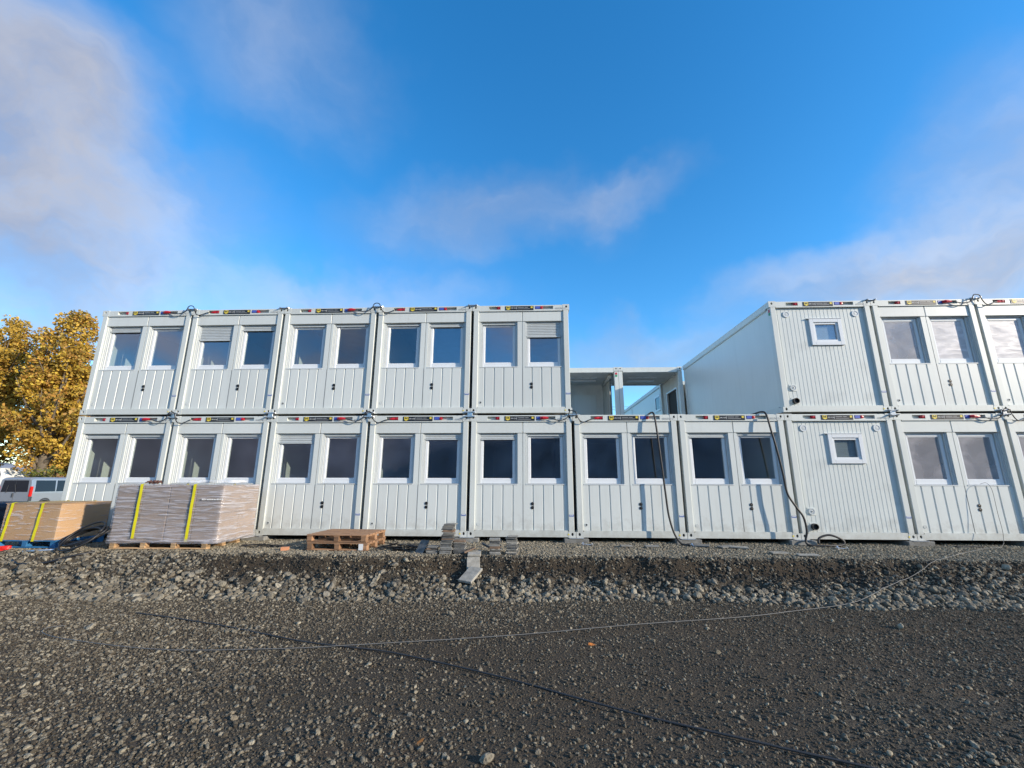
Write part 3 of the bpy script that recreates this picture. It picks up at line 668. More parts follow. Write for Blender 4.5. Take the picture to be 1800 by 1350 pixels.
container(3, 0, 'lower white container at the right with foil behind its windows and a thin wire', (.04, .04), cabled=True, serial='033270389', plug=1, sheets=(SHEETD, SHEETD))
container(4, 0, 'rightmost lower white container, cut off by the picture edge', (.04, .04), serial='033270395', sheets=(SHEETD, None))
upper = [((.13, .08), 1, 1), ((.42, .17), 0, 1), ((.06, .06), 1, 0), ((.05, .11), 0, 1), ((.05, .39), 0, 0)]
up_lab = ['leftmost upper white container next to the autumn trees', 'upper white container with its left roller shutter a third lowered, second from the trees',
          'middle one of the five upper containers in the left block, both shutters up', 'upper white container second from the open gap, right shutter slightly lowered',
          'upper white container beside the open gap, right shutter a third lowered']
for i in range(5):
    container(-5 + i, 1, up_lab[i], upper[i][0], cabled=bool(upper[i][1]), plug=upper[i][2], serial='0332742%02d' % (31 + 9 * i))
u6 = container(2, 1, 'upper white sanitary container with small square window and long shaded side wall', sani=True, serial='032715567', name='sanitary_container')
container(3, 1, 'upper white container right of the sanitary box, crumpled foil in both windows', (.04, .04), cabled=True, serial='033270412', sheets=(SHEETD, SHEET))
container(4, 1, 'rightmost upper white container, cut off by the picture edge', (.04, .04), serial='033270418', sheets=(SHEET, SHEET))
ST2 = MB().box(0.027, 0.0295, 0.03, 0.10, 2.50, 2.575).mesh('red sticker', RED); ST3 = MB().box(0.027, 0.0295, 0.03, 0.10, 2.42, 2.495).mesh('green sticker', GREENP)
obj('red_sticker', ST2, u6); obj('green_sticker', ST3, u6)

# open corridor boxes on the upper level, behind the gap
ZU = CH + GAPZ; YC = 6.13; DC = 2.44
def open_box(x, label, back, left):
    c = thing('corridor_container', label, 'container', (x, YC, ZU), group='open corridor boxes behind the gap')
    pm = MB().bbox(0, 0.15, 0, 0.15, 0.004, 2.60, 0.006).mesh('open post', PAINT)
    for px, py in ((0, 0), (CW - 0.15, 0), (0, DC - 0.15), (CW - 0.15, DC - 0.15)): obj('corner_post', pm, c, (px, py, 0))
    for mir in (0, 1):
        obj('corner_casting', M['tcast%d' % mir], c, (0 if not mir else CW - 0.17, 0, 0))
    bm = MB().bbox(0.171, CW - 0.171, 0.0, 0.12, 2.56, 2.752, 0.005).mesh('beam', PAINT)
    obj('top_beam', bm, c); obj('top_beam', bm, c, (0, DC - 0.12, 0))
    sm = MB().box(0.005, 0.12, 0.172, DC - 0.172, 2.56, 2.752).mesh('side beam', PAINT)
    obj('side_beam', sm, c); obj('side_beam', sm, c, (CW - 0.125, 0, 0))
    obj('ceiling', MB().box(0.121, CW - 0.126, 0.121, DC - 0.121, 2.60, 2.66).mesh('ceiling', INNER), c)
    obj('floor_plate', MB().box(0.01, CW - 0.01, 0.01, DC - 0.01, -0.05, 0.003).mesh('floor', FLOORM), c)
    lm = MB()
    for i in range(4): lm.box(0.62 + i * 0.3, 0.62 + i * 0.3 + 0.25, 1.0, 1.035, 2.575, 2.5995)
    obj('ceiling_slot', lm.mesh('ceiling slots', PVC), c)
    obj('lamp_housing', MB().bbox(0.65, 1.8, 1.45, 1.62, 2.545, 2.5995, 0.01).mesh('lamp housing', PVC), c)
    if back:
        w = obj('back_wall', MB().box(0.151, 0.99, DC - 0.1, DC - 0.05, 0.004, 2.559).box(1.91, 2.289, DC - 0.1, DC - 0.05, 0.004, 2.559).box(0.9905, 1.9095, DC - 0.1, DC - 0.05, 2.12, 2.559).mesh('back wall', INNER), c)
        d = obj('door', MB().bbox(0.975, 1.925, DC - 0.125, DC - 0.101, 0.006, 2.13, 0.004).mesh('door leaf', PANEL), c)
        obj('handle', MB().tube([(1.80, DC - 0.16, 1.02), (1.68, DC - 0.16, 1.02)], 0.011).tube([(1.80, DC - 0.12, 1.02), (1.80, DC - 0.165, 1.02)], 0.011).mesh('door handle', ZINC), d)
    return c
cl = open_box(0.005, 'left open corridor box with a door in its back wall', True, True)
obj('red_sticker', MB().box(2.32, 2.40, -0.004, -0.0005, 2.47, 2.55).mesh('red sticker', RED), cl); obj('green_sticker', MB().box(2.32, 2.40, -0.004, -0.0005, 2.38, 2.46).mesh('green sticker', GREENP), cl)
cu = MB()                                                      # gathered strip curtain on the right side
pts = []
for i in range(46): pts.append((2.22 + 0.035 * math.sin(i * 1.35) + 0.01 * math.sin(i * 3.1), 0.75 + i * 0.034))
cu.add([(x, y, 0.01) for x, y in pts] + [(x + 0.01 * math.sin(y * 9), y, 2.5) for x, y in pts], [(i, i + 1, 47 + i, 46 + i) for i in range(45)])
tag(obj('strip_curtain', cu.mesh('strip curtain', mat('grey curtain', (0.30, 0.30, 0.27), 0.7)), None, (0.005, YC, ZU)), 'gathered grey strip curtain hanging inside the left corridor box', 'curtain')
tp = MB(); tp.tube([(2.2, 0.35, 2.50), (2.17, 1.2, 2.46), (2.2, 2.0, 2.5)], [0.09, 0.07, 0.08], 9)
tag(obj('rolled_tarpaulin', tp.mesh('rolled tarp', mat('pale tarp', (0.42, 0.42, 0.38), 0.6, bump=0.5, bscale=9), True), None, (0.005, YC, ZU)), 'rolled pale tarpaulin under the ceiling of the left corridor box', 'tarpaulin')
cr = open_box(P + 0.005, 'right open corridor box with sky and a far roof seen through it', False, False)
sw = MB().box(2.37, 2.42, 0.15, 0.55, 0.004, 2.559).box(2.37, 2.42, 1.75, 2.29, 0.004, 2.559).box(2.37, 2.42, 0.5505, 1.7495, 2.03, 2.559)
obj('side_wall', sw.mesh('corridor side wall', INNER), cr)
obj('door_frame', MB().box(2.35, 2.369, 0.51, 0.56, 0.004, 2.07).box(2.35, 2.369, 1.74, 1.79, 0.004, 2.07).box(2.35, 2.369, 0.5605, 1.7395, 2.02, 2.07).mesh('door frame', PVC), cr)
obj('doorway_shade_sheet', MB().box(2.425, 2.43, 0.551, 1.749, 0.004, 2.03).mesh('doorway shade sheet', DARK), cr)  # dark sheet closing the doorway, painted as the shade inside
wing = thing('wing_container', 'far container wing seen through the corridor box, small window in its side', 'container', (2 * P + 0.005, YC + DC + 0.02, ZU), group=None)
frame_parts(wing)
obj('top_rail', M['trail'], wing)
wf = MB()
for a in ((0.60, 0.68, 1.58, 2.30), (1.32, 1.40, 1.58, 2.30), (0.6805, 1.3195, 1.58, 1.66), (0.6805, 1.3195, 2.22, 2.30)): wf.box(0.012, 0.05, a[0], a[1], a[2], a[3])
wn = obj('window', wf.mesh('side window', PVC), wing); obj('pane', MB().box(0.03, 0.034, 0.681, 1.319, 1.661, 2.219).mesh('side pane', CARGLASS), wn)
w2 = thing('wing_container', 'farthest container of the wing, end of the long roof line', 'container', (2 * P + 0.005, YC + DC + 0.04 + CD, ZU)); frame_parts(w2)

# mast and wires beyond the corridor
ms = thing('aerial_mast', 'thin leaning mast with stay wires seen through the corridor box', 'mast', (4.2, 18.4, 3.4))
obj('pole', MB().tube([(0.25, 0, 0), (-0.02, 0, 2.75)], 0.022).mesh('mast pole', PIPED), ms)
obj('stay_wire', MB().tube([(-0.02, 0, 2.72), (1.6, 0.5, 2.82)], 0.009, 5).mesh('stay wire', PIPED), ms)
obj('stay_wire', MB().tube([(-0.02, 0, 2.70), (1.3, 0.5, 2.38)], 0.009, 5).mesh('stay wire', PIPED), ms)
obj('bracket', MB().tube([(-0.1, 0, 1.95), (0.2, 0, 2.1), (0.5, 0, 2.12)], 0.02, 5).tube([(0.0, 0, 1.6), (0.35, 0, 1.75)], 0.03, 5).tube([(0.1, 0, 1.9), (0.3, 0.1, 1.5)], 0.02, 5).mesh('mast bracket', PIPED), ms)

# ------------------------------------------------------------------ clamps, pads, jumper cables
def clamp_meshes(two):
    pl = MB()
    for z in ((0.05, -0.055) if two else (0.0,)):
        pl.bbox(-0.13, 0.13, -0.02, -0.006, z - 0.018, z + 0.018, 0.004)
        pl.bbox(-0.12, 0.12, -0.034, -0.0205, z - 0.010, z + 0.010, 0.003)
    if two: pl.bbox(-0.06, 0.06, -0.018, -0.008, -0.05, 0.045, 0.003)
    bo = MB().tube([(0, -0.004, 0), (0, -0.045, 0)], 0.017, 6).tube([(0, -0.04, 0), (0, -0.075, 0)], 0.009, 8).mesh('clamp bolt', ZINC)
    return pl.mesh('clamp plate', ZINC), bo
CP2, CB = clamp_meshes(True); CP1, _ = clamp_meshes(False)
def clamp(k, z, two, label, grp):
    c = thing('corner_clamp', label, 'clamp', (k * P, -0.004, z), group=grp)
    obj('plate', CP2 if two else CP1, c)
    for sx in (-0.09, 0.09):
        for zz in ((0.05, -0.055) if two else (0.0,)): obj('bolt', CB, c, (sx, -0.012, zz))
for k in (-4, -3, -2, -1):
    clamp(k, CH + GAPZ / 2, True, 'steel clamp where the %s and %s container stacks from the left meet at mid height' % (ORD[k + 5], ORD[k + 6]), 'clamps at mid height')
    clamp(k, 2 * CH + GAPZ + 0.008, False, 'steel clamp on top between the %s and %s upper containers from the left' % (ORD[k + 5], ORD[k + 6]), 'clamps along the roof edge')
clamp(0, CH + 0.006, False, 'steel clamp at the lower left corner of the open gap', 'clamps at mid height')
clamp(3, CH + GAPZ / 2, True, 'steel clamp at mid height right of the sanitary containers', 'clamps at mid height')
clamp(4, CH + GAPZ / 2, True, 'steel clamp at mid height near the right picture edge', 'clamps at mid height')
clamp(3, 2 * CH + GAPZ + 0.008, False, 'steel clamp on top right of the upper sanitary container', 'clamps along the roof edge')
clamp(4, 2 * CH + GAPZ + 0.008, False, 'steel clamp on top near the right picture edge', 'clamps along the roof edge')
FT = MB().bbox(-0.16, 0.16, -0.10, 0.25, 0.0, 0.012, 0.003).mesh('foot plate', ZINC)
for k in range(-5, 6):
    z0 = float(height(k * P, -0.1))
    pd = MB().bbox(-0.27, 0.27, -0.09, 0.45, z0 - 0.06, -0.018, 0.008).mesh('support pad', CONC)
    lab = 'grey concrete pad below the joint of the %s and %s lower containers from the left' % (ORD[min(k + 4, 9)], ORD[min(k + 5, 9)]) if -5 < k < 5 else ('grey concrete pad under the left end of the building' if k < 0 else 'grey concrete pad under the right end of the building')
    pp = thing('support_pad', lab, 'support', (k * P, 0, 0), group='pads under the lower containers'); obj('block', pd, pp); obj('foot_plate', FT, pp, (0, 0, -0.017))
def jumper(k, lvl, label):
    z = lvl * (CH + GAPZ); t = 0.055 if lvl else 0.05
    top = 2.80 + (0.04 if lvl else 0.055)
    a = [(-0.57, -0.035, 2.685), (-0.48, -0.05, 2.665), (-0.36, -0.06, 2.63), (-0.24, -0.07, 2.635), (-0.13, -0.075, 2.70), (-0.07, -0.08, top - 0.02), (0.0, -0.085, top), (0.07, -0.08, top - 0.03),
         (0.11, -0.075, 2.70), (0.17, -0.07, 2.61), (0.26, -0.06, 2.585), (0.36, -0.05, 2.62), (0.46, -0.025, 2.67), (0.60, 0.03, 2.69)]
    a = [(x, y, q + random.uniform(-.008, .008)) for x, y, q in a]
    c = thing('jumper_cable', label, 'cable', (k * P, 0, z), group='black jumper cables between containers')
    obj('cord', MB().tube(spline(a, 6), 0.011, 8).mesh('jumper cord', RUBBER, True), c)
    obj('plug', MB().tube([(0.50, 0.0, 2.675), (0.56, 0.015, 2.685), (0.63, 0.035, 2.69)], [0.016, 0.03, 0.033], 10).mesh('jumper plug', RED), c)
jumper(-4, 1, 'black jumper cable looping between the first and second upper containers'); jumper(-2, 1, 'black jumper cable looping between the third and fourth upper containers')
jumper(-4, 0, 'black jumper cable looping between the first and second lower containers'); jumper(-2, 0, 'black jumper cable looping between the third and fourth lower containers')
jumper(0, 0, 'black jumper cable looping over the lower left corner of the open gap'); jumper(4, 1, 'black jumper cable on the roof edge near the right picture edge'); jumper(4, 0, 'black jumper cable at mid height near the right picture edge')

# hanging hoses and the loose wire
def cable(name, pts, r, m, label, n=8, cat='cable'):
    return tag(obj(name, MB().tube(spline(pts, n), r, 8).mesh(name, m, True)), label, cat)
cable('hanging_hose', [(1.80, 1.2, 2.80), (1.84, 0.3, 2.80), (1.86, 0.02, 2.815), (1.885, -0.09, 2.74), (1.91, -0.13, 2.4), (1.95, -0.15, 1.7), (1.99, -0.16, 1.0), (2.02, -0.18, 0.5), (2.10, -0.22, 0.12), (2.22, -0.28, -0.08), (2.36, -0.30, -0.085), (2.58, -0.34, -0.085), (2.44, -0.42, -0.085), (2.2, -0.36, -0.085)],
      0.022, RUBBER, 'straight black hose hanging from the gap down to the gravel', cat='hose')
cable('hanging_hose', [(4.30, 1.2, 2.80), (4.36, 0.3, 2.81), (4.41, 0.02, 2.82), (4.45, -0.09, 2.74), (4.48, -0.14, 2.4), (4.54, -0.16, 1.95), (4.60, -0.17, 1.4), (4.63, -0.18, 0.98), (4.76, -0.22, 0.68), (4.86, -0.25, 0.48), (4.88, -0.26, 0.2), (4.83, -0.26, 0.0), (4.88, -0.3, -0.08), (5.2, -0.34, -0.085), (5.55, -0.30, -0.07), (5.58, -0.28, 0.02), (5.35, -0.26, 0.12), (5.12, -0.26, 0.06), (5.08, -0.28, -0.06)],
      0.022, RUBBER, 'curved black hose hanging beside the lower sanitary container, looped at its foot', cat='hose')
def gz(x, y, d=0.012): return float(height(x, y)) + d
W1 = [(8.98, 0.06, 1.19), (8.98, -0.08, 1.205), (9.0, -0.14, 1.05), (8.98, -0.16, 0.6), (8.95, -0.2, 0.2), (8.85, -0.26, -0.02), (8.7, -0.34, None), (8.27, -0.49, None), (7.6, -0.89, None), (6.8, -1.4, None), (6.1, -1.85, None), (5.5, -2.1, None), (4.65, -2.5, None), (3.8, -2.95, None), (2.81, -3.22, None), (1.82, -3.58, None), (0.18, -4.05, None), (-1.25, -4.44, None), (-3.14, -4.86, None), (-3.84, -4.99, None), (-4.76, -5.05, None), (-5.7, -4.94, None), (-6.43, -4.77, None), (-6.96, -4.56, None), (-7.1, -4.42, None), (-6.95, -4.33, None)]
W1 = [Vector((x, y, -9 if z is None else z)) for x, y, z in W1]; k0 = [i for i, q in enumerate(W1) if q.z < -5][0]
def lay(pts, lift):
    z = np.array([gz(q.x, q.y, lift) for q in pts]); lp, ft_ = bank(np.array([q.x for q in pts])); s_ = (lp - np.array([q.y for q in pts])) / (lp - ft_)
    z = z + 0.055 * sstep(-0.1, 0.2, s_) * sstep(1.35, 1.1, s_); k = 9
    zz = np.convolve(np.pad(z, k, mode='edge'), np.ones(2 * k + 1) / (2 * k + 1), 'valid')
    return [Vector((q.x, q.y, float(c))) for q, c in zip(pts, np.maximum(zz, z - 0.012))]
W1 = spline(W1[:k0], 6) + lay(spline(W1[k0:], 16), 0.026)
cable('loose_wire', W1, 0.0042, PIPEG, 'long thin grey wire from the right window across the yard')
W2 = [(-6.57, -3.73), (-5.7, -3.96), (-4.91, -4.21), (-3.78, -4.64), (-3.1, -4.86), (-2.44, -5.05), (-1.21, -5.61), (-0.27, -6.1), (0.62, -6.51), (1.15, -6.74), (2.2, -7.2)]
W2 = lay(spline([(x, y, 0) for x, y in W2], 14), 0.02)
cable('ground_cable', W2, 0.0085, PIPED, 'dark cable lying diagonally across the foreground gravel')

# ------------------------------------------------------------------ pallets
def pallet(label, loc, rz, w, d, m, nblock=3, ndeck=7, name='wooden_pallet', h=0.144):
    t = thing(name, label, 'pallet', loc, (0, 0, rz), 'pallets on the platform'); s = h / 0.144
    bl = MB().bbox(-0.05, 0.05, -0.06, 0.06, 0.0222 * s, 0.0995 * s, 0.004).mesh('pallet block', m)
    bw = d / ndeck * 0.72
    dk = MB().bbox(-w / 2, w / 2, -bw / 2, bw / 2, 0.122 * s, 0.144 * s, 0.003).mesh('deck board', m)
    st = MB().bbox(-0.055, 0.055, -d / 2, d / 2, 0.1 * s, 0.1215 * s, 0.003).mesh('stringer', m)
    bt = MB().bbox(-w / 2, w / 2, -0.05, 0.05, 0.0, 0.0218 * s, 0.003).mesh('bottom board', m)
    for i in range(ndeck): obj('deck_board', dk, t, (random.uniform(-.006, .006), -d / 2 + bw / 2 + (d - bw) * i / (ndeck - 1), random.uniform(0, .0015)), (0, 0, random.uniform(-.004, .004)))
    for i in range(nblock):
        x = -w / 2 + 0.06 + (w - 0.12) * i / (nblock - 1)
        obj('stringer_board', st, t, (x, 0, 0))
        for y in (-d / 2 + 0.06, 0, d / 2 - 0.06): obj('block', bl, t, (x, y, 0))
    for y in (-d / 2 + 0.06, 0, d / 2 - 0.06): obj('bottom_board', bt, t, (0, y, 0))
    return t
zp = float(height(-4.8, -1.0)) + 0.022
pa = pallet('lower of the two stacked brown wooden pallets, white label on its front', (-4.78, -0.93, zp), -0.03, 1.22, 1.0, WOOD)
obj('paper_label', MB().box(0.44, 0.53, -0.5065, -0.5045, 0.012, 0.128).mesh('paper label', WHITEP), pa)
pallet('upper of the two stacked brown wooden pallets', (-4.80, -0.92, zp + 0.149), -0.045, 1.22, 1.0, WOOD)
# tall film wrapped stack
zb = float(height(-8.4, -0.95)) + 0.022
pallet('light wooden pallet under the tall film-wrapped carton stack', (-8.38, -0.95, zb), 0.03, 1.95, 1.05, WOODL, 4, 6)
stk = thing('wrapped_carton_stack', 'tall stack of brown cartons in stretch film with two yellow straps', 'carton stack', (-8.27, -0.93, zb + 0.146), (0, 0, 0.02))
cw, cdp, chh = 0.54, 0.60, 0.534
cm = MB().bbox(-cw / 2 + .006, cw / 2 - .006, -cdp / 2 + .006, cdp / 2 - .006, 0.002, chh, 0.008).mesh('carton', CARDG)
for i in range(4):
    for j in range(2):
        for k in range(2): obj('carton', cm, stk, (-0.81 + cw * i + random.uniform(-.01, .01), -0.29 + cdp * j + random.uniform(-.01, .01), k * 0.536), (0, 0, random.uniform(-.012, .012)))
def wrinkled_box(w, d, h, amp, seed, nx_=40, nz_=26, flare=0.0, bottom=False):
    r = np.random.RandomState(seed); ox = r.rand() * 50; per = []
    corners = [(-w / 2, -d / 2), (w / 2, -d / 2), (w / 2, d / 2), (-w / 2, d / 2)]; rr = 0.035
    for c in range(4):
        a = Vector(corners[c]); b = Vector(corners[(c + 1) % 4]); e = (b - a).normalized(); nrm = Vector((e.y, -e.x))
        n = nx_ if c % 2 == 0 else nx_ // 2
        for i in range(n): per.append((a + e * rr + (b - a - 2 * e * rr) * (i / (n - 1)), nrm))
    m = len(per); vs = []
    for j in range(nz_ + 1):
        t = j / nz_
        for i, (p, nr) in enumerate(per):
            s = i / m * 14
            o = amp * (float(fbm(s * 0.9 + ox, t * 9 + ox, 3)) - 0.5) * 2 + flare * max(0, 0.22 - t) / 0.22 * float(vnoise(s + ox, 3))
            vs.append((p.x + nr.x * o, p.y + nr.y * o, t * h + (0.02 * (float(vnoise(s * 1.5, ox)) - .5) * (1 if j == 0 else 0)) + (0.012 * float(vnoise(s, ox + 9)) if j == nz_ else 0)))
    fs = [(j * m + i, j * m + (i + 1) % m, (j + 1) * m + (i + 1) % m, (j + 1) * m + i) for j in range(nz_) for i in range(m)]
    c = len(vs); vs.append((0, 0, h + 0.01)); fs += [(nz_ * m + i, nz_ * m + (i + 1) % m, c) for i in range(m)]
    return MB().add(vs, fs)
f1 = wrinkled_box(2.22, 1.22, 1.12, 0.014, 3, flare=0.05); f1.v = [(x, y, z - 0.03) for x, y, z in f1.v]
obj('stretch_film', f1.mesh('stretch film', FILM, True), stk)
def strap(x, yb, z0, z1, lean, depth, m=STRAP):
    b = MB(); n = 14
    pr = [(x + lean * (1 - i / n) + 0.0015 * math.sin(i * 1.3), yb - 0.006 - 0.002 * math.sin(i * .9), z0 + (z1 - z0) * i / n) for i in range(n + 1)]
    pr += [(x, yb + depth * q, z1 + 0.012) for q in (0.05, 0.5, 0.95)] + [(x, yb + depth + 0.012, z1 * 0.5), (x, yb + depth + 0.012, z0)]
    w = 0.028; b.add([(a - w, y, z) for a, y, z in pr] + [(a + w, y, z) for a, y, z in pr] + [(a - w, y + .003, z - .001) for a, y, z in pr] + [(a + w, y + .003, z - .001) for a, y, z in pr],
                     [(i, len(pr) + i, len(pr) + i + 1, i + 1) for i in range(len(pr) - 1)] + [(2 * len(pr) + i, 2 * len(pr) + i + 1, 3 * len(pr) + i + 1, 3 * len(pr) + i) for i in range(len(pr) - 1)])
    return b.mesh('strap', m)
obj('strap', strap(-0.565, -0.632, 0.06, 1.095, 0.0, 1.26), stk); obj('strap', strap(0.52, -0.632, 0.0, 1.095, -0.01, 1.26), stk)
pl_ = MB()
for i in range(13): pl_.box(0.70 + i * 0.034, 0.70 + i * 0.034 + random.uniform(.014, .028), -0.636, -0.634, 0.79, 0.79 + random.uniform(.02, .032))
obj('film_print', pl_.mesh('film print', WHITEP), stk)
rg = MB()
for i in range(24): rg.tube([(-0.75 + i * 0.011, random.uniform(-.5, -.45), 1.12 + 0.02 * math.sin(i * .9)), (-0.74 + i * 0.011, random.uniform(-.42, -.38), 1.135 + 0.025 * math.sin(i * 1.3))], 0.012, 6)
tag(obj('rag', rg.mesh('rag', mat('brown rag', (0.10, 0.045, 0.035), 0.8), True), None, (-8.10, -0.98, zb + 0.155)), 'crumpled dark rag on top of the film-wrapped stack', 'rag')
ft = wrinkled_box(1.0, 0.5, 0.05, 0.05, 21, 18, 4, 0.03)
tag(obj('loose_film', ft.mesh('loose film', film('loose film', (0.75, 0.78, 0.82), 0.1, 0.6, (1, 1, 1), 6), True), None, (-7.75, -0.9, zb + 0.146 + 1.125)), 'crumpled clear film lying on top of the wrapped stack', 'film')
# cardboard box on blue pallet
zb2 = float(height(-11.1, -0.95)) + 0.022
pallet('blue painted pallet under the strapped cardboard box', (-11.1, -1.0, zb2), 0.0, 1.3, 1.0, BLUEW, 3, 6, name='blue_pallet')
bxo = thing('cardboard_box', 'large cardboard box with two yellow straps on the blue pallet', 'box', (-11.08, -0.98, zb2 + 0.146), (0, 0, 0.0))
obj('carton', MB().bbox(-0.585, 0.585, -0.52, 0.52, 0.0, 0.70, 0.006).mesh('big carton', CARD), bxo)
obj('lid', MB().bbox(-0.60, 0.60, -0.535, 0.535, 0.701, 0.712, 0.002).mesh('carton lid', CARD), bxo)
f2 = wrinkled_box(1.205, 1.075, 0.70, 0.006, 8); obj('stretch_film', f2.mesh('box film', FILMC, True), bxo)
obj('strap', strap(-0.42, -0.548, -0.02, 0.715, -0.06, 1.10), bxo); obj('strap', strap(0.22, -0.548, -0.02, 0.715, -0.05, 1.10), bxo)
# coil of black hose
co = MB(); pts = []
random.seed(5)
for i in range(150):
    a = i * 2 * math.pi / 26; lay = i / 150
    r = 0.36 + 0.05 * math.sin(i * .37) + 0.03 * lay
    u_ = r * math.cos(a); v_ = r * 0.72 * math.sin(a) if i > 26 else r * 0.95 * math.sin(a)
    pts.append((u_, -0.12 + 0.20 * lay + v_ * 0.62 * (1 - .25 * lay), 0.24 + v_ * (0.62 - 0.28 * lay) + u_ * 0.22))
zc = 0.0; mn = min(p[2] for p in pts); pts = [(x, y, z - mn + 0.03) for x, y, z in pts]
cb = thing('hose_coil', 'tangled coil of black hose leaning between the blue and the light pallet', 'hose', (-9.72, -1.62, float(height(-9.72, -1.7)) + 0.01))
obj('coil', co.tube(pts, 0.018, 8).mesh('hose coil', RUBBER, True), cb)
tl = [(x, y, gz(x, y, 0.03)) for x, y in ((-9.35, -1.75), (-9.5, -1.95), (-9.9, -2.1), (-10.3, -2.15), (-10.6, -2.05))]
tag(obj('hose_end', MB().tube(spline(tl, 8), 0.024, 8).mesh('hose end', RUBBER, True)), 'thick black hose end lying on the stones left of the light pallet', 'hose')
tag(obj('steel_pipe', MB().tube([(-10.75, -1.78, gz(-10.75, -1.78, .03)), (-10.2, -1.72, gz(-10.2, -1.72, .035))], 0.022, 10).mesh('steel pipe', ZINC, True)), 'short bright pipe lying before the blue pallet', 'pipe')
rc = wrinkled_box(0.22, 0.1, 0.08, 0.02, 77, 8, 5)
tag(obj('red_cover', rc.mesh('red cover', REDP, True), None, (-11.35, -1.62, gz(-11.35, -1.62, -0.005)), (0, 0, 0.3)), 'small bright red plastic piece below the blue pallet', 'plastic piece')
# low tarpaulin-covered stack near the car park
tb = wrinkled_box(4.6, 2.2, 1.0, 0.10, 31, 30, 10, 0.25)
tag(obj('tarpaulin_heap', tb.mesh('tarpaulin heap', NAVY, True), None, (-20.0, 4.2, -0.56), (0, 0, 0.5)), 'dark navy tarpaulin over a low heap at the left picture edge', 'tarpaulin')

# ------------------------------------------------------------------ tiles, planks and odds and ends
TM = {}
def tile_mesh(w, d, h, m):
    key = (w, d, h, m.name)
    if key not in TM: TM[key] = MB().bbox(-w / 2, w / 2, -d / 2, d / 2, 0, h, 0.005).mesh('tile', m)
    return TM[key]
def stack(x, y, zs, w, d, seq, label, lean=0.0):
    t = thing('tile_stack', label, 'tile stack', (x, y, zs), group='stacks of concrete tiles'); z = 0; ox = 0
    seq = [(h / 2 - 0.0006, m) for h, m in seq for _ in (0, 1)]
    for i, (h, m) in enumerate(seq):
        if i % 2 and random.random() < 0.45: m = random.choice((CONC, SLATE, CONCL, TILEB))
        obj('tile', tile_mesh(w, d, h, m), t, (ox + random.uniform(-.018, .018), random.uniform(-.015, .015), z), (0, 0, random.uniform(-.14, .14))); z += h + 0.0012; ox += lean / 2
    return t
random.seed(9)
C, S_, T_, Q_ = CONC, SLATE, TILEB, CONCL
zt = lambda x, y: float(height(x, y)) + 0.012
stack(-2.86, -1.62, zt(-2.86, -1.62), 0.21, 0.16, [(.045, C), (.05, S_), (.035, C)], 'low stack of grey tiles left of the tall tile stack')
stack(-2.60, -1.62, zt(-2.6, -1.62), 0.22, 0.2, [(.05, C), (.045, S_), (.05, C), (.05, S_), (.05, C), (.04, T_), (.04, S_), (.05, C), (.04, T_), (.045, S_), (.03, S_), (.03, S_)], 'tall leaning stack of grey and brown tiles', 0.004)
stack(-2.34, -1.60, zt(-2.34, -1.60), 0.22, 0.18, [(.045, S_), (.045, S_), (.04, C), (.045, S_), (.03, C), (.03, T_)], 'stack of slate tiles right against the tall stack', -0.004)
stack(-1.68, -1.62, zt(-1.68, -1.62), 0.20, 0.2, [(.05, C), (.05, S_), (.04, T_), (.05, C), (.05, S_), (.03, Q_)], 'grey tile stack right of the planks, brown layer in the middle')
stack(-1.37, -1.60, zt(-1.37, -1.60), 0.20, 0.22, [(.05, S_), (.05, C), (.05, S_), (.045, S_), (.05, C), (.045, S_), (.02, Q_)], 'rightmost neat tile stack with a pale tile on top')
def slab(name, x, y, w, d, h, rot, m, label, cat='tile', dz=0.01, grp=None):
    o = obj(name, MB().bbox(-w / 2, w / 2, -d / 2, d / 2, 0, h, 0.005).mesh(name, m), None, (x, y, gz(x, y, dz)), rot); return tag(o, label, cat, grp)
slab('loose_tile', -3.08, -1.55, 0.20, 0.28, 0.025, (0.9, 0, -0.5), SLATE, 'tile tilted upright between black strips and low tile stack', dz=0.10)
slab('loose_tile', -2.16, -1.66, 0.22, 0.12, 0.03, (0.0, -0.35, 0.3), TILEB, 'brown tile leaning against the plank left side', dz=0.07)
slab('loose_tile', -1.86, -1.40, 0.24, 0.12, 0.03, (0, 0.5, 0.1), SLATE, 'dark tile leaning on the right side of the plank', dz=0.10)
def plank(p0, p1, w, h, m, label, roll=0.0):
    p0, p1 = Vector(p0), Vector(p1); d = p1 - p0; L_ = d.length; yv = -d.normalized(); xv = yv.cross(Vector((0, 0, 1))).normalized(); zv = xv.cross(yv)
    o = obj('concrete_plank', MB().bbox(-w / 2, w / 2, -L_ / 2, L_ / 2, -h, 0, 0.006).mesh('concrete plank', m)); mm = Matrix((xv, yv, zv)).transposed().to_4x4(); mm.translation = (p0 + p1) / 2
    o.matrix_world = mm @ Matrix.Rotation(roll, 4, 'Y'); return tag(o, label, 'plank', 'planks on the bank')
plank((-2.07, -1.60, -0.045), (-2.05, -1.86, -0.075), 0.24, 0.045, CONCL, 'pale concrete plank lying over the lip of the bank')
plank((-2.06, -1.88, -0.115), (-2.03, -2.07, -0.355), 0.235, 0.045, CONCL, 'stained concrete plank standing against the bank face')
plank((-1.98, -2.08, -0.25), (-2.13, -2.44, -0.40), 0.25, 0.045, CONCL, 'lowest pale concrete slab sliding down the bank', 0.06)
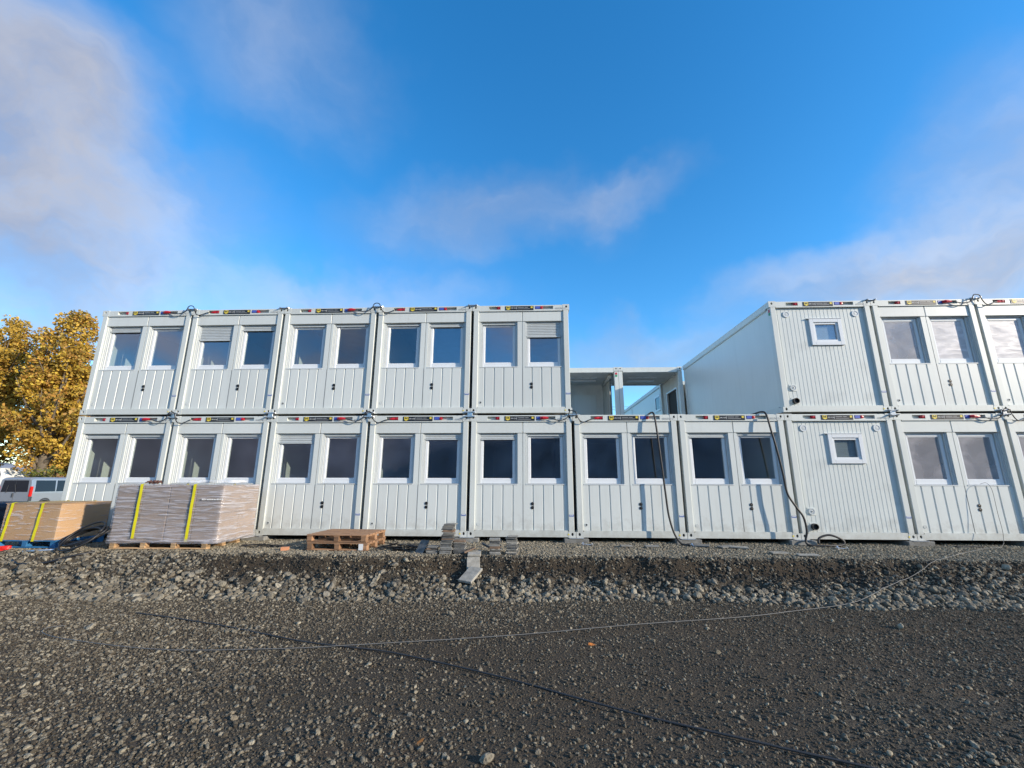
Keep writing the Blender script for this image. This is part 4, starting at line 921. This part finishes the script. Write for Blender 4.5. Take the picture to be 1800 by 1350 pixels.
for x, y, w, d, r, lab in ((0.96, -.61, .24, .14, .1, 'small flat tile on the gravel, first right of the fifth container joint'), (1.48, -.65, .28, .14, -.05, 'flat grey tile on the gravel before the straight hose'),
                           (2.55, -.50, .3, .16, -.4, 'flat tile beside the foot of the straight hose'), (3.0, -.62, .30, .2, .2, 'grey tile under another one on the gravel'), (3.22, -.70, .34, .18, -.35, 'pale tile lying askew on a grey one'),
                           (3.64, -1.37, .3, .15, .0, 'flat pale tile near the bank lip, left of a similar one'), (4.02, -1.60, .34, .17, -.2, 'flat pale tile nearest the bank lip before the curved hose')):
    slab('loose_tile', x, y, w, d, 0.028, (random.uniform(-.06, .12), random.uniform(-.1, .1), r), CONCL if 'pale' in lab else CONC, lab, dz=0.022, grp='tiles scattered on the gravel')
slab('brick_piece', -5.82, -1.43, .14, .1, .07, (0, 0, .3), mat('orange foam', (.55, .24, .12), .8), 'small orange brick piece left of the wooden pallets', 'brick piece', 0.0)
slab('black_offcut', 8.12, -0.28, .5, .07, .025, (0, 0, -.08), RUBBER, 'flat black offcut on the gravel below the right container', 'offcut', 0.01)
def dropped_clamp(x, y, rz, lab):
    c = thing('dropped_clamp', lab, 'clamp', (x, y, gz(x, y, 0.04)), (0.3, 0.1, rz), 'clamps lying on the gravel')
    obj('plate', CP1, c, (0, 0, 0), (rad(80), 0, 0)); obj('bolt', CB, c, (-0.1, 0, 0.02), (0.5, 0, 0)); obj('bolt', CB, c, (0.1, 0, 0.02), (0.2, 0.3, 0))
dropped_clamp(0.19, -0.40, 0.1, 'shiny clamp lying on the gravel right of the tile stacks'); dropped_clamp(2.45, -0.42, 0.4, 'shiny clamp lying at the foot of the straight hose'); dropped_clamp(5.3, -0.62, 0.1, 'shiny clamp lying before the lower sanitary container')
random.seed(21)
def strips(cx, cy, n, lab, sx=0.36, sy=.15):
    t = thing('strip_pile', lab, 'strip pile', (cx, cy, gz(cx, cy, 0.0)))
    for i in range(n):
        l_ = random.uniform(.25, .6); a = random.uniform(-.5, .5) + (math.pi if random.random() < .5 else 0)
        obj('strip', MB().box(-l_ / 2, l_ / 2, -.02, .02, 0, .006).mesh('strip', RUBBER), t, (random.uniform(-sx, sx), random.uniform(-sy, sy), .012 + i * .0055), (random.uniform(-.5, .5), random.uniform(-.16, .16), a))
strips(-3.52, -1.30, 22, 'pile of thin black rubber strips between the pallets and the tile stacks')
strips(-6.45, -1.02, 9, 'flat black strips on the gravel right of the film-wrapped stack', .35, .1)

# ------------------------------------------------------------------ stones
def stone_variants(m, n=8, seed=0, flat=0.7):
    r = np.random.RandomState(seed); out = []
    bm_v, bm_f = [], []
    t = (1 + 5 ** .5) / 2
    V = np.array([(-1, t, 0), (1, t, 0), (-1, -t, 0), (1, -t, 0), (0, -1, t), (0, 1, t), (0, -1, -t), (0, 1, -t), (t, 0, -1), (t, 0, 1), (-t, 0, -1), (-t, 0, 1)]); V /= np.linalg.norm(V[0])
    Fc = [(0, 11, 5), (0, 5, 1), (0, 1, 7), (0, 7, 10), (0, 10, 11), (1, 5, 9), (5, 11, 4), (11, 10, 2), (10, 7, 6), (7, 1, 8), (3, 9, 4), (3, 4, 2), (3, 2, 6), (3, 6, 8), (3, 8, 9), (4, 9, 5), (2, 4, 11), (6, 2, 10), (8, 6, 7), (9, 8, 1)]
    vs = [tuple(v) for v in V]; cache = {}; F2 = []
    def mid(a, b):
        k = (min(a, b), max(a, b))
        if k not in cache:
            p = (np.array(vs[a]) + np.array(vs[b])) / 2; p /= np.linalg.norm(p); vs.append(tuple(p)); cache[k] = len(vs) - 1
        return cache[k]
    for a, b, c in Fc:
        x, y, z = mid(a, b), mid(b, c), mid(c, a); F2 += [(a, x, z), (b, y, x), (c, z, y), (x, y, z)]
    B = np.array(vs)
    coll = bpy.data.collections.new('stone shapes ' + m.name)
    for i in range(n):
        Q = B.copy()
        for k in range(9):
            d = r.randn(3); d /= np.linalg.norm(d); o = r.uniform(.55, .85); h = Q @ d
            Q -= np.outer(np.maximum(0, h - o), d)
        Q *= np.array([1.0, r.uniform(.62, .95), r.uniform(.45, .8) * flat / .7]); Q *= 0.5 / np.abs(Q).max()
        me = bpy.data.meshes.new('stone'); me.from_pydata(Q.tolist(), [], F2); me.materials.append(m)
        coll.objects.link(bpy.data.objects.new('stone_shape', me))
    return coll
def scatter(name, pts, size, coll, label, nvar=8, tilt=0.5):
    n = len(pts); me = bpy.data.meshes.new(name); me.from_pydata(pts.tolist(), [], [])
    a = me.attributes.new('scl', 'FLOAT', 'POINT'); a.data.foreach_set('value', size.astype(np.float32))
    a = me.attributes.new('rot', 'FLOAT_VECTOR', 'POINT'); rr = np.stack([RS.randn(n) * tilt, RS.randn(n) * tilt, RS.rand(n) * 6.283], -1)
    a.data.foreach_set('vector', rr.reshape(-1).astype(np.float32))
    a = me.attributes.new('idx', 'INT', 'POINT'); a.data.foreach_set('value', RS.randint(0, nvar, n).astype(np.int32))
    o = obj(name, me); o['kind'] = 'stuff'; o['label'] = label; o['category'] = 'gravel'
    ng = bpy.data.node_groups.new(name, 'GeometryNodeTree'); ng.interface.new_socket('Geometry', in_out='INPUT', socket_type='NodeSocketGeometry'); ng.interface.new_socket('Geometry', in_out='OUTPUT', socket_type='NodeSocketGeometry')
    q = ng.nodes; gi = q.new('NodeGroupInput'); go = q.new('NodeGroupOutput'); ip = q.new('GeometryNodeInstanceOnPoints'); ci = q.new('GeometryNodeCollectionInfo')
    ci.inputs['Collection'].default_value = coll; ci.inputs['Separate Children'].default_value = True; ci.inputs['Reset Children'].default_value = True
    def na(nm, ty):
        z = q.new('GeometryNodeInputNamedAttribute'); z.data_type = ty; z.inputs['Name'].default_value = nm
        return [s for s in z.outputs if s.enabled and s.name == 'Attribute'][0]
    e = q.new('FunctionNodeEulerToRotation'); lk = ng.links.new
    lk(na('rot', 'FLOAT_VECTOR'), e.inputs[0]); lk(gi.outputs[0], ip.inputs['Points']); lk(ci.outputs[0], ip.inputs['Instance'])
    ip.inputs['Pick Instance'].default_value = True; lk(na('idx', 'INT'), ip.inputs['Instance Index']); lk(e.outputs[0], ip.inputs['Rotation']); lk(na('scl', 'FLOAT'), ip.inputs['Scale'])
    lk(ip.outputs[0], go.inputs[0]); md = o.modifiers.new('stones', 'NODES'); md.node_group = ng
    return o
def scat_pts(n, x0, x1, y0, y1, dens, sz, sink=0.2):
    x = RS.uniform(x0, x1, n); y = RS.uniform(y0, y1, n); lip, foot = bank(x); s = (lip - y) / (lip - foot)
    keep = RS.rand(n) < dens(x, y, s); x, y = x[keep], y[keep]; s = s[keep]
    size = sz(len(x), x, y, s); z = height(x, y) + size * (0.22 - sink)
    return np.stack([x, y, z], -1), size
ST_SOIL = stone_mat('earth clods', [(.020, .019, .017), (.050, .046, .040), (.033, .030, .027), (.078, .071, .061), (.028, .026, .023), (.13, .122, .106)])
V_SOIL = stone_variants(ST_SOIL, 8, 5, 0.9); V_PLAT = stone_variants(stone_mat('platform stone', [(.10, .09, .073), (.24, .22, .18), (.33, .305, .25), (.15, .138, .113), (.42, .39, .32), (.20, .172, .132), (.28, .265, .225)]), 8, 6)
V_PALE = stone_variants(ST_PALE, 8, 1); V_MID = stone_variants(ST_MID, 8, 2); V_DARK = stone_variants(ST_DARK, 8, 3)
logs = lambda n, m, s: m * np.exp(RS.randn(n) * s)
def d_bank(x, y, s):
    left = sstep(-6.3, -7.6, x); right = sstep(4.5, 6.5, x)
    tal = sstep(0.25, 0.62, s + 0.75 * (fbm(x * 1.3, 2.2) - .5)) * sstep(1.25, 0.98, s + 0.35 * (fbm(x * .8 + 3, y) - .5))
    full = sstep(0.02, 0.12, s) * sstep(1.18, 1.0, s)
    k = np.maximum(left, 0.75 * right)
    return np.clip(tal * (1 - k) + full * k + 0.22 * (s > 0.05) * (s < .5) * sstep(.45, .7, fbm(x * 1.7, y * 3 + 20)), 0, 1) * (s < 1.4)
def s_bank(n, x, y, s): return np.clip(logs(n, 0.048, 0.5) * (0.75 + 0.4 * np.clip(s, 0, 1)), 0.016, 0.15)
p, z = scat_pts(34000, -13.5, 11.5, -3.5, -1.3, d_bank, s_bank, 0.12); scatter('bank_rubble', p, z, V_PALE, 'pale crushed rock covering the lower part of the bank')
def d_plat(x, y, s): return (s < 0.03 + 0.16 * (fbm(x * 3.1, 7.7) - .35)) * (0.72 + 0.28 * sstep(.4, .6, fbm(x * .9, y * .9 + 4)))
p, z = scat_pts(62000, -13.5, 12.0, -2.1, 0.35, d_plat, lambda n, x, y, s: np.clip(logs(n, 0.032, 0.30), .014, .065), 0.10); scatter('platform_gravel', p, z, V_PLAT, 'grey gravel bed in front of the containers')
def d_soil(x, y, s): return (s > -0.02) * (s < 0.65) * (0.18 + 0.8 * sstep(.48, .66, fbm(x * 1.4 + 3, y * 1.2 + 8)))
p, z = scat_pts(14000, -8.0, 11.5, -2.6, -1.5, d_soil, lambda n, x, y, s: np.clip(logs(n, 0.030, 0.4), .01, .08), 0.12); scatter('bank_soil_stones', p, z, V_MID, 'small stones stuck in the earth face of the bank')
def d_clod(x, y, s): return (s > -0.02) * (s < 0.75) * sstep(-8.4, -6.6, x) * sstep(0.8, 0.35, s)
p, z = scat_pts(26000, -8.6, 11.5, -2.7, -1.4, d_clod, lambda n, x, y, s: np.clip(logs(n, 0.030, 0.45), .012, .09), 0.16); scatter('bank_earth', p, z, V_SOIL, 'dark lumps of earth in the cut face of the bank', tilt=0.9)
def comp(x, y):
    c = sstep(.42, .60, fbm(x * .42 + 7, y * .6 + 1) + 0.16 * sstep(-2, 4, x) * sstep(-6.4, -5.2, y) - 0.22 * sstep(-2.5, -5, x))
    for ry in (-4.35, -5.95):
        dy = y - (ry + 0.035 * x + 0.12 * np.sin(x * 0.45)); c = np.maximum(c, 0.8 * np.exp(-(dy / 0.20) ** 2) * sstep(-6.5, -3.5, x))
    return c
def patch(x, y): return fbm(x * .5 + 12, y * .7 + 2)
def d_low(x, y, s): return (s > 0.92) * (0.55 + 0.45 * sstep(.42, .62, patch(x, y))) * (1 - 0.40 * comp(x, y))
p, z = scat_pts(230000, -9.5, 8.5, -7.6, -2.5, d_low, lambda n, x, y, s: np.clip(logs(n, 0.0165, 0.42), .008, .045), 0.08); scatter('yard_grit', p, z, V_DARK, 'dark fine grit covering the lower yard')
def d_mid(x, y, s):
    near = sstep(-5.6, -6.8, y); lft = sstep(-2.8, -5.2, x) * sstep(-5.9, -4.9, y)
    return (s > 0.98) * np.clip(0.12 + 0.5 * sstep(.5, .68, patch(x + 9, y)) + 0.35 * near + 0.8 * lft + 0.6 * sstep(1.4, 1.02, s), 0, 1) * (0.6 + 0.4 * sstep(3, -1, x)) * (1 - 0.70 * comp(x, y))
p, z = scat_pts(26000, -9.5, 8.5, -7.6, -2.5, d_mid, lambda n, x, y, s: np.clip(logs(n, 0.026, 0.38), .012, .07), 0.14); scatter('yard_gravel', p, z, V_MID, 'mixed grey gravel strewn over the lower yard')
def d_big(x, y, s): return (s > 1.0) * np.clip(0.04 + 0.28 * sstep(.55, .7, patch(x - 4, y + 3)) + 0.22 * sstep(-6.0, -7.0, y) + 0.75 * sstep(-3.2, -5.2, x) * sstep(-5.8, -4.8, y), 0, 1) * (0.5 + 0.5 * sstep(2, -2, x)) * (1 - 0.9 * comp(x, y))
p, z = scat_pts(7000, -9.5, 7.5, -7.6, -2.7, d_big, lambda n, x, y, s: np.clip(logs(n, 0.040, 0.30), .022, .085), 0.14); scatter('loose_stones', p, z, V_PALE, 'larger pale stones scattered on the lower yard')
# a few stones one can point to
vm = [o.data for o in V_PALE.objects]
for i, (x, y, sz_, lab) in enumerate(((-2.14, -3.59, .11, 'single upright pale stone alone on the bare yard below the plank'), (3.68, -3.88, .13, 'yellowish round stone alone on the dark yard at right'),
        (0.51, -2.30, .15, 'squarish light stone in the middle of the bank'), (-1.33, -6.75, .11, 'flat pale stone at the bottom edge, left of centre'), (-6.6, -4.35, .10, 'pale stone inside the loop of the grey wire'),
        (1.05, -2.96, .14, 'big pale cobble at the foot of the bank, right of centre'), (4.3, -2.9, .13, 'whitish cobble at the foot of the bank beside the wire'))):
    tag(obj('stone', vm[i], None, (x, y, gz(x, y, sz_ * .2)), (random.random(), random.random(), i * 1.3), (sz_,) * 3), lab, 'stone', 'single stones')
lf = MB().add([(-.03, -.012, 0), (0, -.018, .004), (.035, 0, .008), (0, .018, .002), (-.03, .012, .004)], [(0, 1, 2, 3, 4)]).mesh('leaf', LEAFO)
for x, y, lab in ((-1.81, -6.62, 'orange leaf near the bottom edge left of centre'), (-0.35, -4.75, 'small orange leaf beside the grey wire'), (-8.9, -2.25, 'orange leaf on the stones at the left edge')):
    tag(obj('fallen_leaf', lf, None, (x, y, gz(x, y, .025)), (.3, .1, x), (1.3,) * 3), lab, 'leaf', 'fallen leaves')

# ------------------------------------------------------------------ vans
def van(name, label, loc, rz, Lg, Wd, Ht, paint, roofcurve=0.25):
    """nose towards +X in its own frame, origin at the rear axle side on the ground"""
    v = thing(name, label, 'van', loc, (0, 0, rz), 'vans parked at the left')
    h = Wd / 2
    st = [(0.00, .30, .93), (0.03, .28, .97), (0.20, .28, 1.0), (Lg * .5, .28, 1.0), (Lg * .70, .28, .99), (Lg * .80, .28, .80), (Lg * .90, .28, .56), (Lg * .985, .30, .46), (Lg, .34, .36)]
    vs, fs = [], []
    for x, z0, t in st:
        top = .28 + (Ht - .28) * t; bl = min(1.02, top * .62)
        ring_ = [(h * .94, z0), (h, z0 + .18), (h, bl), (h * .985, bl + (top - bl) * .25), (h * .90, top - .10 * t), (h * .78, top - .02), (h * .3, top)]
        ring_ = [(a, b) for a, b in ring_] + [(-a, b) for a, b in reversed(ring_)]
        vs += [(x, a, b) for a, b in ring_]
    n = 14
    for i in range(len(st) - 1):
        for k in range(n):
            j = (k + 1) % n; fs.append((i * n + k, i * n + j, (i + 1) * n + j, (i + 1) * n + k))
    fs += [tuple(range(n)), tuple(reversed(range((len(st) - 1) * n, len(st) * n)))]
    obj('body', MB().add(vs, fs).mesh('van body', paint), v)
    top = Ht * .97
    zb_, zt_ = Ht * .56, Ht * .90
    rw = MB().add([(-.012, -h * .80, zb_), (-.012, h * .80, zb_), (.0, h * .74, zt_), (.0, -h * .74, zt_), (.02, -h * .80, zb_), (.02, h * .80, zb_), (.03, h * .74, zt_), (.03, -h * .74, zt_)],
                  [(0, 3, 2, 1), (0, 1, 5, 4), (1, 2, 6, 5), (2, 3, 7, 6), (3, 0, 4, 7)])
    obj('rear_window', rw.mesh('rear window', CARGLASS), v)
    for s in (-1, 1):
        for x0, x1 in ((.22, Lg * .30), (Lg * .315, Lg * .55), (Lg * .57, Lg * .72)):
            y0, y1 = s * (h * 1.0 + .004), s * (h * .918 + .004)
            sw_ = MB().add([(x0, y0, zb_), (x1, y0, zb_), (x1 - (.25 if x1 > Lg * .7 else 0), y1, zt_), (x0 + .04, y1, zt_), (x0, y0 - s * .03, zb_), (x1, y0 - s * .03, zb_), (x1, y1 - s * .03, zt_), (x0, y1 - s * .03, zt_)],
                           [(0, 1, 2, 3), (0, 4, 5, 1), (1, 5, 6, 2), (2, 6, 7, 3), (3, 7, 4, 0)])
            obj('side_window', sw_.mesh('side window', CARGLASS), v)
        tlm = MB().bbox(-.03, .10, s * h - (.10 if s > 0 else -.0), s * h + (.0 if s > 0 else .10), Ht * .42, Ht * .72, .015).mesh('tail light', LIGHTR)
        obj('tail_light', tlm, v, (0, s * .012, 0))
        obj('wheel_arch', MB().ring(0, 0, 0, .40, .31, .03, 20).mesh('wheel arch', CARBLK), v, (0.92, s * (h + .012) - (0 if s < 0 else 0.0), .33), (0, 0, 0 if s < 0 else math.pi))
        for x in (.92, Lg * .83):
            w = obj('wheel', MB().tube([(0, -s * .10, 0), (0, s * .115, 0)], .31, 20).mesh('tyre', RUBBER), v, (x, s * (h - .10), .31 if True else 0))
            obj('rim', MB().tube([(0, s * .10, 0), (0, s * .122, 0)], .20, 14).mesh('rim', ALU), w)
    obj('rear_bumper', MB().bbox(-.09, .10, -h * .97, h * .97, .28, .56, .03).mesh('rear bumper', CARBLK), v)
    obj('corner_trim', MB().bbox(-.02, .14, -h - .006, -h + .05, .56, Ht * .42, .01).mesh('corner trim', CARBLK), v); 
    obj('door_handle', MB().bbox(-.035, .0, .02, .09, Ht * .40, Ht * .52, .008).mesh('rear handle', CARBLK), v)
    obj('door_seam', MB().box(-.004, .01, -.006, .006, .58, Ht * .94).mesh('door seam', CARBLK), v)
    obj('wiper', MB().tube([(-.03, -.12, Ht * .53), (-.03, .02, Ht * .78)], .012, 6).tube([(-.03, .45, Ht * .53), (-.03, .38, Ht * .75)], .012, 6).mesh('wiper', CARBLK), v)
    return v
hd = rad(95)
# rear right corner at (-30.8, 15)
c_, s_ = math.cos(hd), math.sin(hd); hw = 0.95
van('parked_van', 'silver passenger van seen from behind at the left', (-30.84 - s_ * hw, 14.95 + c_ * hw, -0.56), hd, 4.8, 1.9, 1.97, SILVER)
van('delivery_van', 'white high-roof van mostly hidden behind the silver van', (-55.6, 29.3, -0.56), rad(12), 5.8, 2.0, 2.95, VANW)

# ------------------------------------------------------------------ trees
def leaf_mat(name, cols):
    m = bpy.data.materials.new(name); m.use_nodes = True; t = m.node_tree; n = t.nodes; l = t.links
    p = n['Principled BSDF']; p.inputs['Roughness'].default_value = 0.65
    va = n.new('ShaderNodeVertexColor'); va.layer_name = 'tint'; l.new(va.outputs[0], p.inputs['Base Color'])
    tl_ = n.new('ShaderNodeBsdfTranslucent'); l.new(va.outputs[0], tl_.inputs[0])
    mxs = n.new('ShaderNodeMixShader'); mxs.inputs[0].default_value = 0.28; o = n['Material Output']
    l.new(p.outputs[0], mxs.inputs[1]); l.new(tl_.outputs[0], mxs.inputs[2]); l.new(mxs.outputs[0], o.inputs['Surface']); return m
LEAF = leaf_mat('autumn leaves', None)
def foliage(clumps, per, size, cols, seed):
    """clumps: (centre, radius); many small leaf faces spread through each"""
    r = np.random.RandomState(seed); V, Cc = [], []
    for (c, rd, ci) in clumps:
        k = max(6, int(per * rd ** 2)); d = r.randn(k, 3); d /= np.linalg.norm(d, axis=1)[:, None]
        q = np.array(c) + d * (rd * r.uniform(.35, 1.0, k) ** .6)[:, None] * np.array([1, 1, .8])
        a = r.randn(k, 3); a /= np.linalg.norm(a, axis=1)[:, None]; b = np.cross(a, r.randn(k, 3)); b /= np.linalg.norm(b, axis=1)[:, None]
        s = size * r.uniform(.5, 1.3, k)[:, None]
        V.append(np.stack([q - a * s, q - b * s * .7 , q + a * s, q + b * s * .7], 1).reshape(-1, 3))
        base = np.array(cols)[(ci + r.randint(0, 2, k)) % len(cols)] * r.uniform(.75, 1.2, k)[:, None]
        Cc.append(np.repeat(base, 4, 0))
    V = np.concatenate(V); Cc = np.concatenate(Cc); n = len(V) // 4
    me = bpy.data.meshes.new('crown'); me.from_pydata(V.tolist(), [], np.arange(n * 4).reshape(n, 4).tolist())
    a = me.color_attributes.new('tint', 'FLOAT_COLOR', 'POINT'); a.data.foreach_set('color', np.concatenate([Cc, np.ones((len(Cc), 1))], 1).astype(np.float32).reshape(-1))
    me.materials.append(LEAF); return me
GOLD = [(.52, .32, .045), (.45, .295, .05), (.58, .37, .045), (.36, .25, .05), (.47, .25, .05), (.58, .41, .055)]
OLIVE = [(.22, .19, .03), (.28, .21, .03), (.17, .16, .03), (.33, .23, .03)]
def tree(label, x, y, h, w, seed, limbs, cols, gap=0.0, group='autumn trees at the left'):
    r = np.random.RandomState(seed); t = thing('autumn_tree', label, 'tree', (x, y, -0.6), group=group)
    tr = MB(); tr.tube([(0, 0, 0), (.1, 0, h * .14), (-.1, .1, h * .3), (0, 0, h * .55), (.2, 0, h * .8)], [h * .026, h * .021, h * .016, h * .009, h * .003], 10)
    clumps = []
    for i in range(limbs):
        z0 = h * r.uniform(.10, .55); az = r.uniform(0, 6.283); reach = w * r.uniform(.45, 1.0); rise = h * r.uniform(.16, .42)
        zt_ = min(h * .97, z0 + rise)
        prof = math.sin(min(1, max(.12, zt_ / h)) * math.pi) ** .5 * .9 + .25
        tip = Vector((math.cos(az) * reach * prof, math.sin(az) * reach * prof, zt_)); st_ = Vector((0, 0, z0)); md_ = st_.lerp(tip, .5) + Vector((0, 0, -.06 * h * r.rand()))
        pth = spline([st_, md_, tip], 5); tr.tube(pth, [h * .010 * (1 - k / (len(pth) - 1)) + .02 for k in range(len(pth))], 6)
        ci = r.randint(0, len(cols))
        for k in range(9):
            q = pth[int((.35 + .65 * r.rand()) * (len(pth) - 1))]
            clumps.append(((q.x + r.randn() * .6, q.y + r.randn() * .6, q.z + r.randn() * .55), r.uniform(.4, 1.0), ci + r.randint(0, 2)))
    for i in range(int(limbs * 2.4)):                     # upper crown
        a = r.uniform(0, 6.283); zz = r.uniform(.55, 1.0); rr_ = w * .72 * math.sqrt(max(0, 1 - ((zz - .62) / .39) ** 2)) * r.uniform(.3, 1.0)
        clumps.append(((math.cos(a) * rr_, math.sin(a) * rr_, zz * h), r.uniform(.5, 1.15), r.randint(0, len(cols))))
    obj('trunk', tr.mesh('trunk', BARK, True), t)
    obj('crown', foliage(clumps, 120, .15, cols, seed), t)
tree('tall golden tree standing next to the containers', -49.0, 30.5, 19.0, 3.5, 4, 40, GOLD)
tree('tall golden tree at the left picture edge', -57.6, 31.5, 18.9, 3.9, 5, 46, GOLD)
tree('olive gold tree half hidden behind the containers', -47.5, 39.0, 17.5, 4.4, 8, 40, OLIVE + GOLD[:2])
tree('lower golden tree in the gap between the two tall ones', -58.2, 40.0, 15.5, 3.6, 6, 34, GOLD)
def bush(label, x, y, h, w, seed, cols):
    r = np.random.RandomState(seed); t = thing('shrub', label, 'shrub', (x, y, -0.6), group='shrubs behind the vans')
    cl_ = [((r.uniform(-w, w), r.uniform(-.8, .8), h * r.uniform(.1, .9) * (1 - .3 * abs(r.randn()) * .5)), r.uniform(.4, .85), r.randint(0, 4)) for _ in range(34)]
    st_ = MB()
    for i in range(6): st_.tube([(r.uniform(-.2, .2) * w, 0, 0), (r.uniform(-.8, .8) * w, r.uniform(-.4, .4), h * .7)], [.05, .02], 6)
    obj('stem', st_.mesh('stems', BARK), t); obj('crown', foliage(cl_, 70, .14, cols, seed), t)
GRN = [(.13, .15, .03), (.19, .18, .03), (.10, .13, .03), (.26, .21, .03)]; RUST = [(.24, .11, .04), (.19, .12, .04), (.15, .13, .04), (.28, .16, .04)]
bush('green yellow shrub in front of the golden trees', -46.8, 29.0, 3.4, 1.9, 51, GRN); bush('low rusty shrub next to the container edge', -43.6, 28.2, 2.6, 1.7, 52, RUST)
bush('dark green shrub behind the white van roof', -50.6, 31.5, 3.0, 2.2, 53, GRN); bush('rusty shrub at the left picture edge', -57.0, 33.0, 3.2, 2.4, 54, RUST)

# ------------------------------------------------------------------ added horizon ring, shaped for the reflections in the windows
def reflection_hills():
    n = 360; vs, fs = [], []; rows = [(0.0, 260), (0.55, 275), (0.85, 300), (1.0, 340), (0.0, 520)]
    for t, r in rows:
        for i in range(n):
            a = 2 * math.pi * i / n; c, q = math.cos(a), math.sin(a)
            far = 0.5 - 0.5 * q                                   # higher behind the camera (towards -Y), to darken reflections in the lower windows
            h = (5 + 44 * far ** 1.2) * (0.85 + 0.3 * float(fbm(i * .09 + 3, 5.5))) + 2.5 * float(vnoise(i * .9, r * .1))
            vs.append((CAM[0] + c * r, CAM[1] + q * r, -3 + t * h))
    for k in range(len(rows) - 1):
        for i in range(n):
            j = (i + 1) % n; fs.append((k * n + i, k * n + j, (k + 1) * n + j, (k + 1) * n + i))
    o = obj('reflection_hills', MB().add(vs, fs).mesh('reflection_hills', mat('painted haze backdrop', (.27, .265, .28), .95, var=.5, vscale=.05, bump=.8, bscale=.3), True)); o['kind'] = 'structure'  # unseen backdrop added for reflections, haze painted into its base colour
reflection_hills()
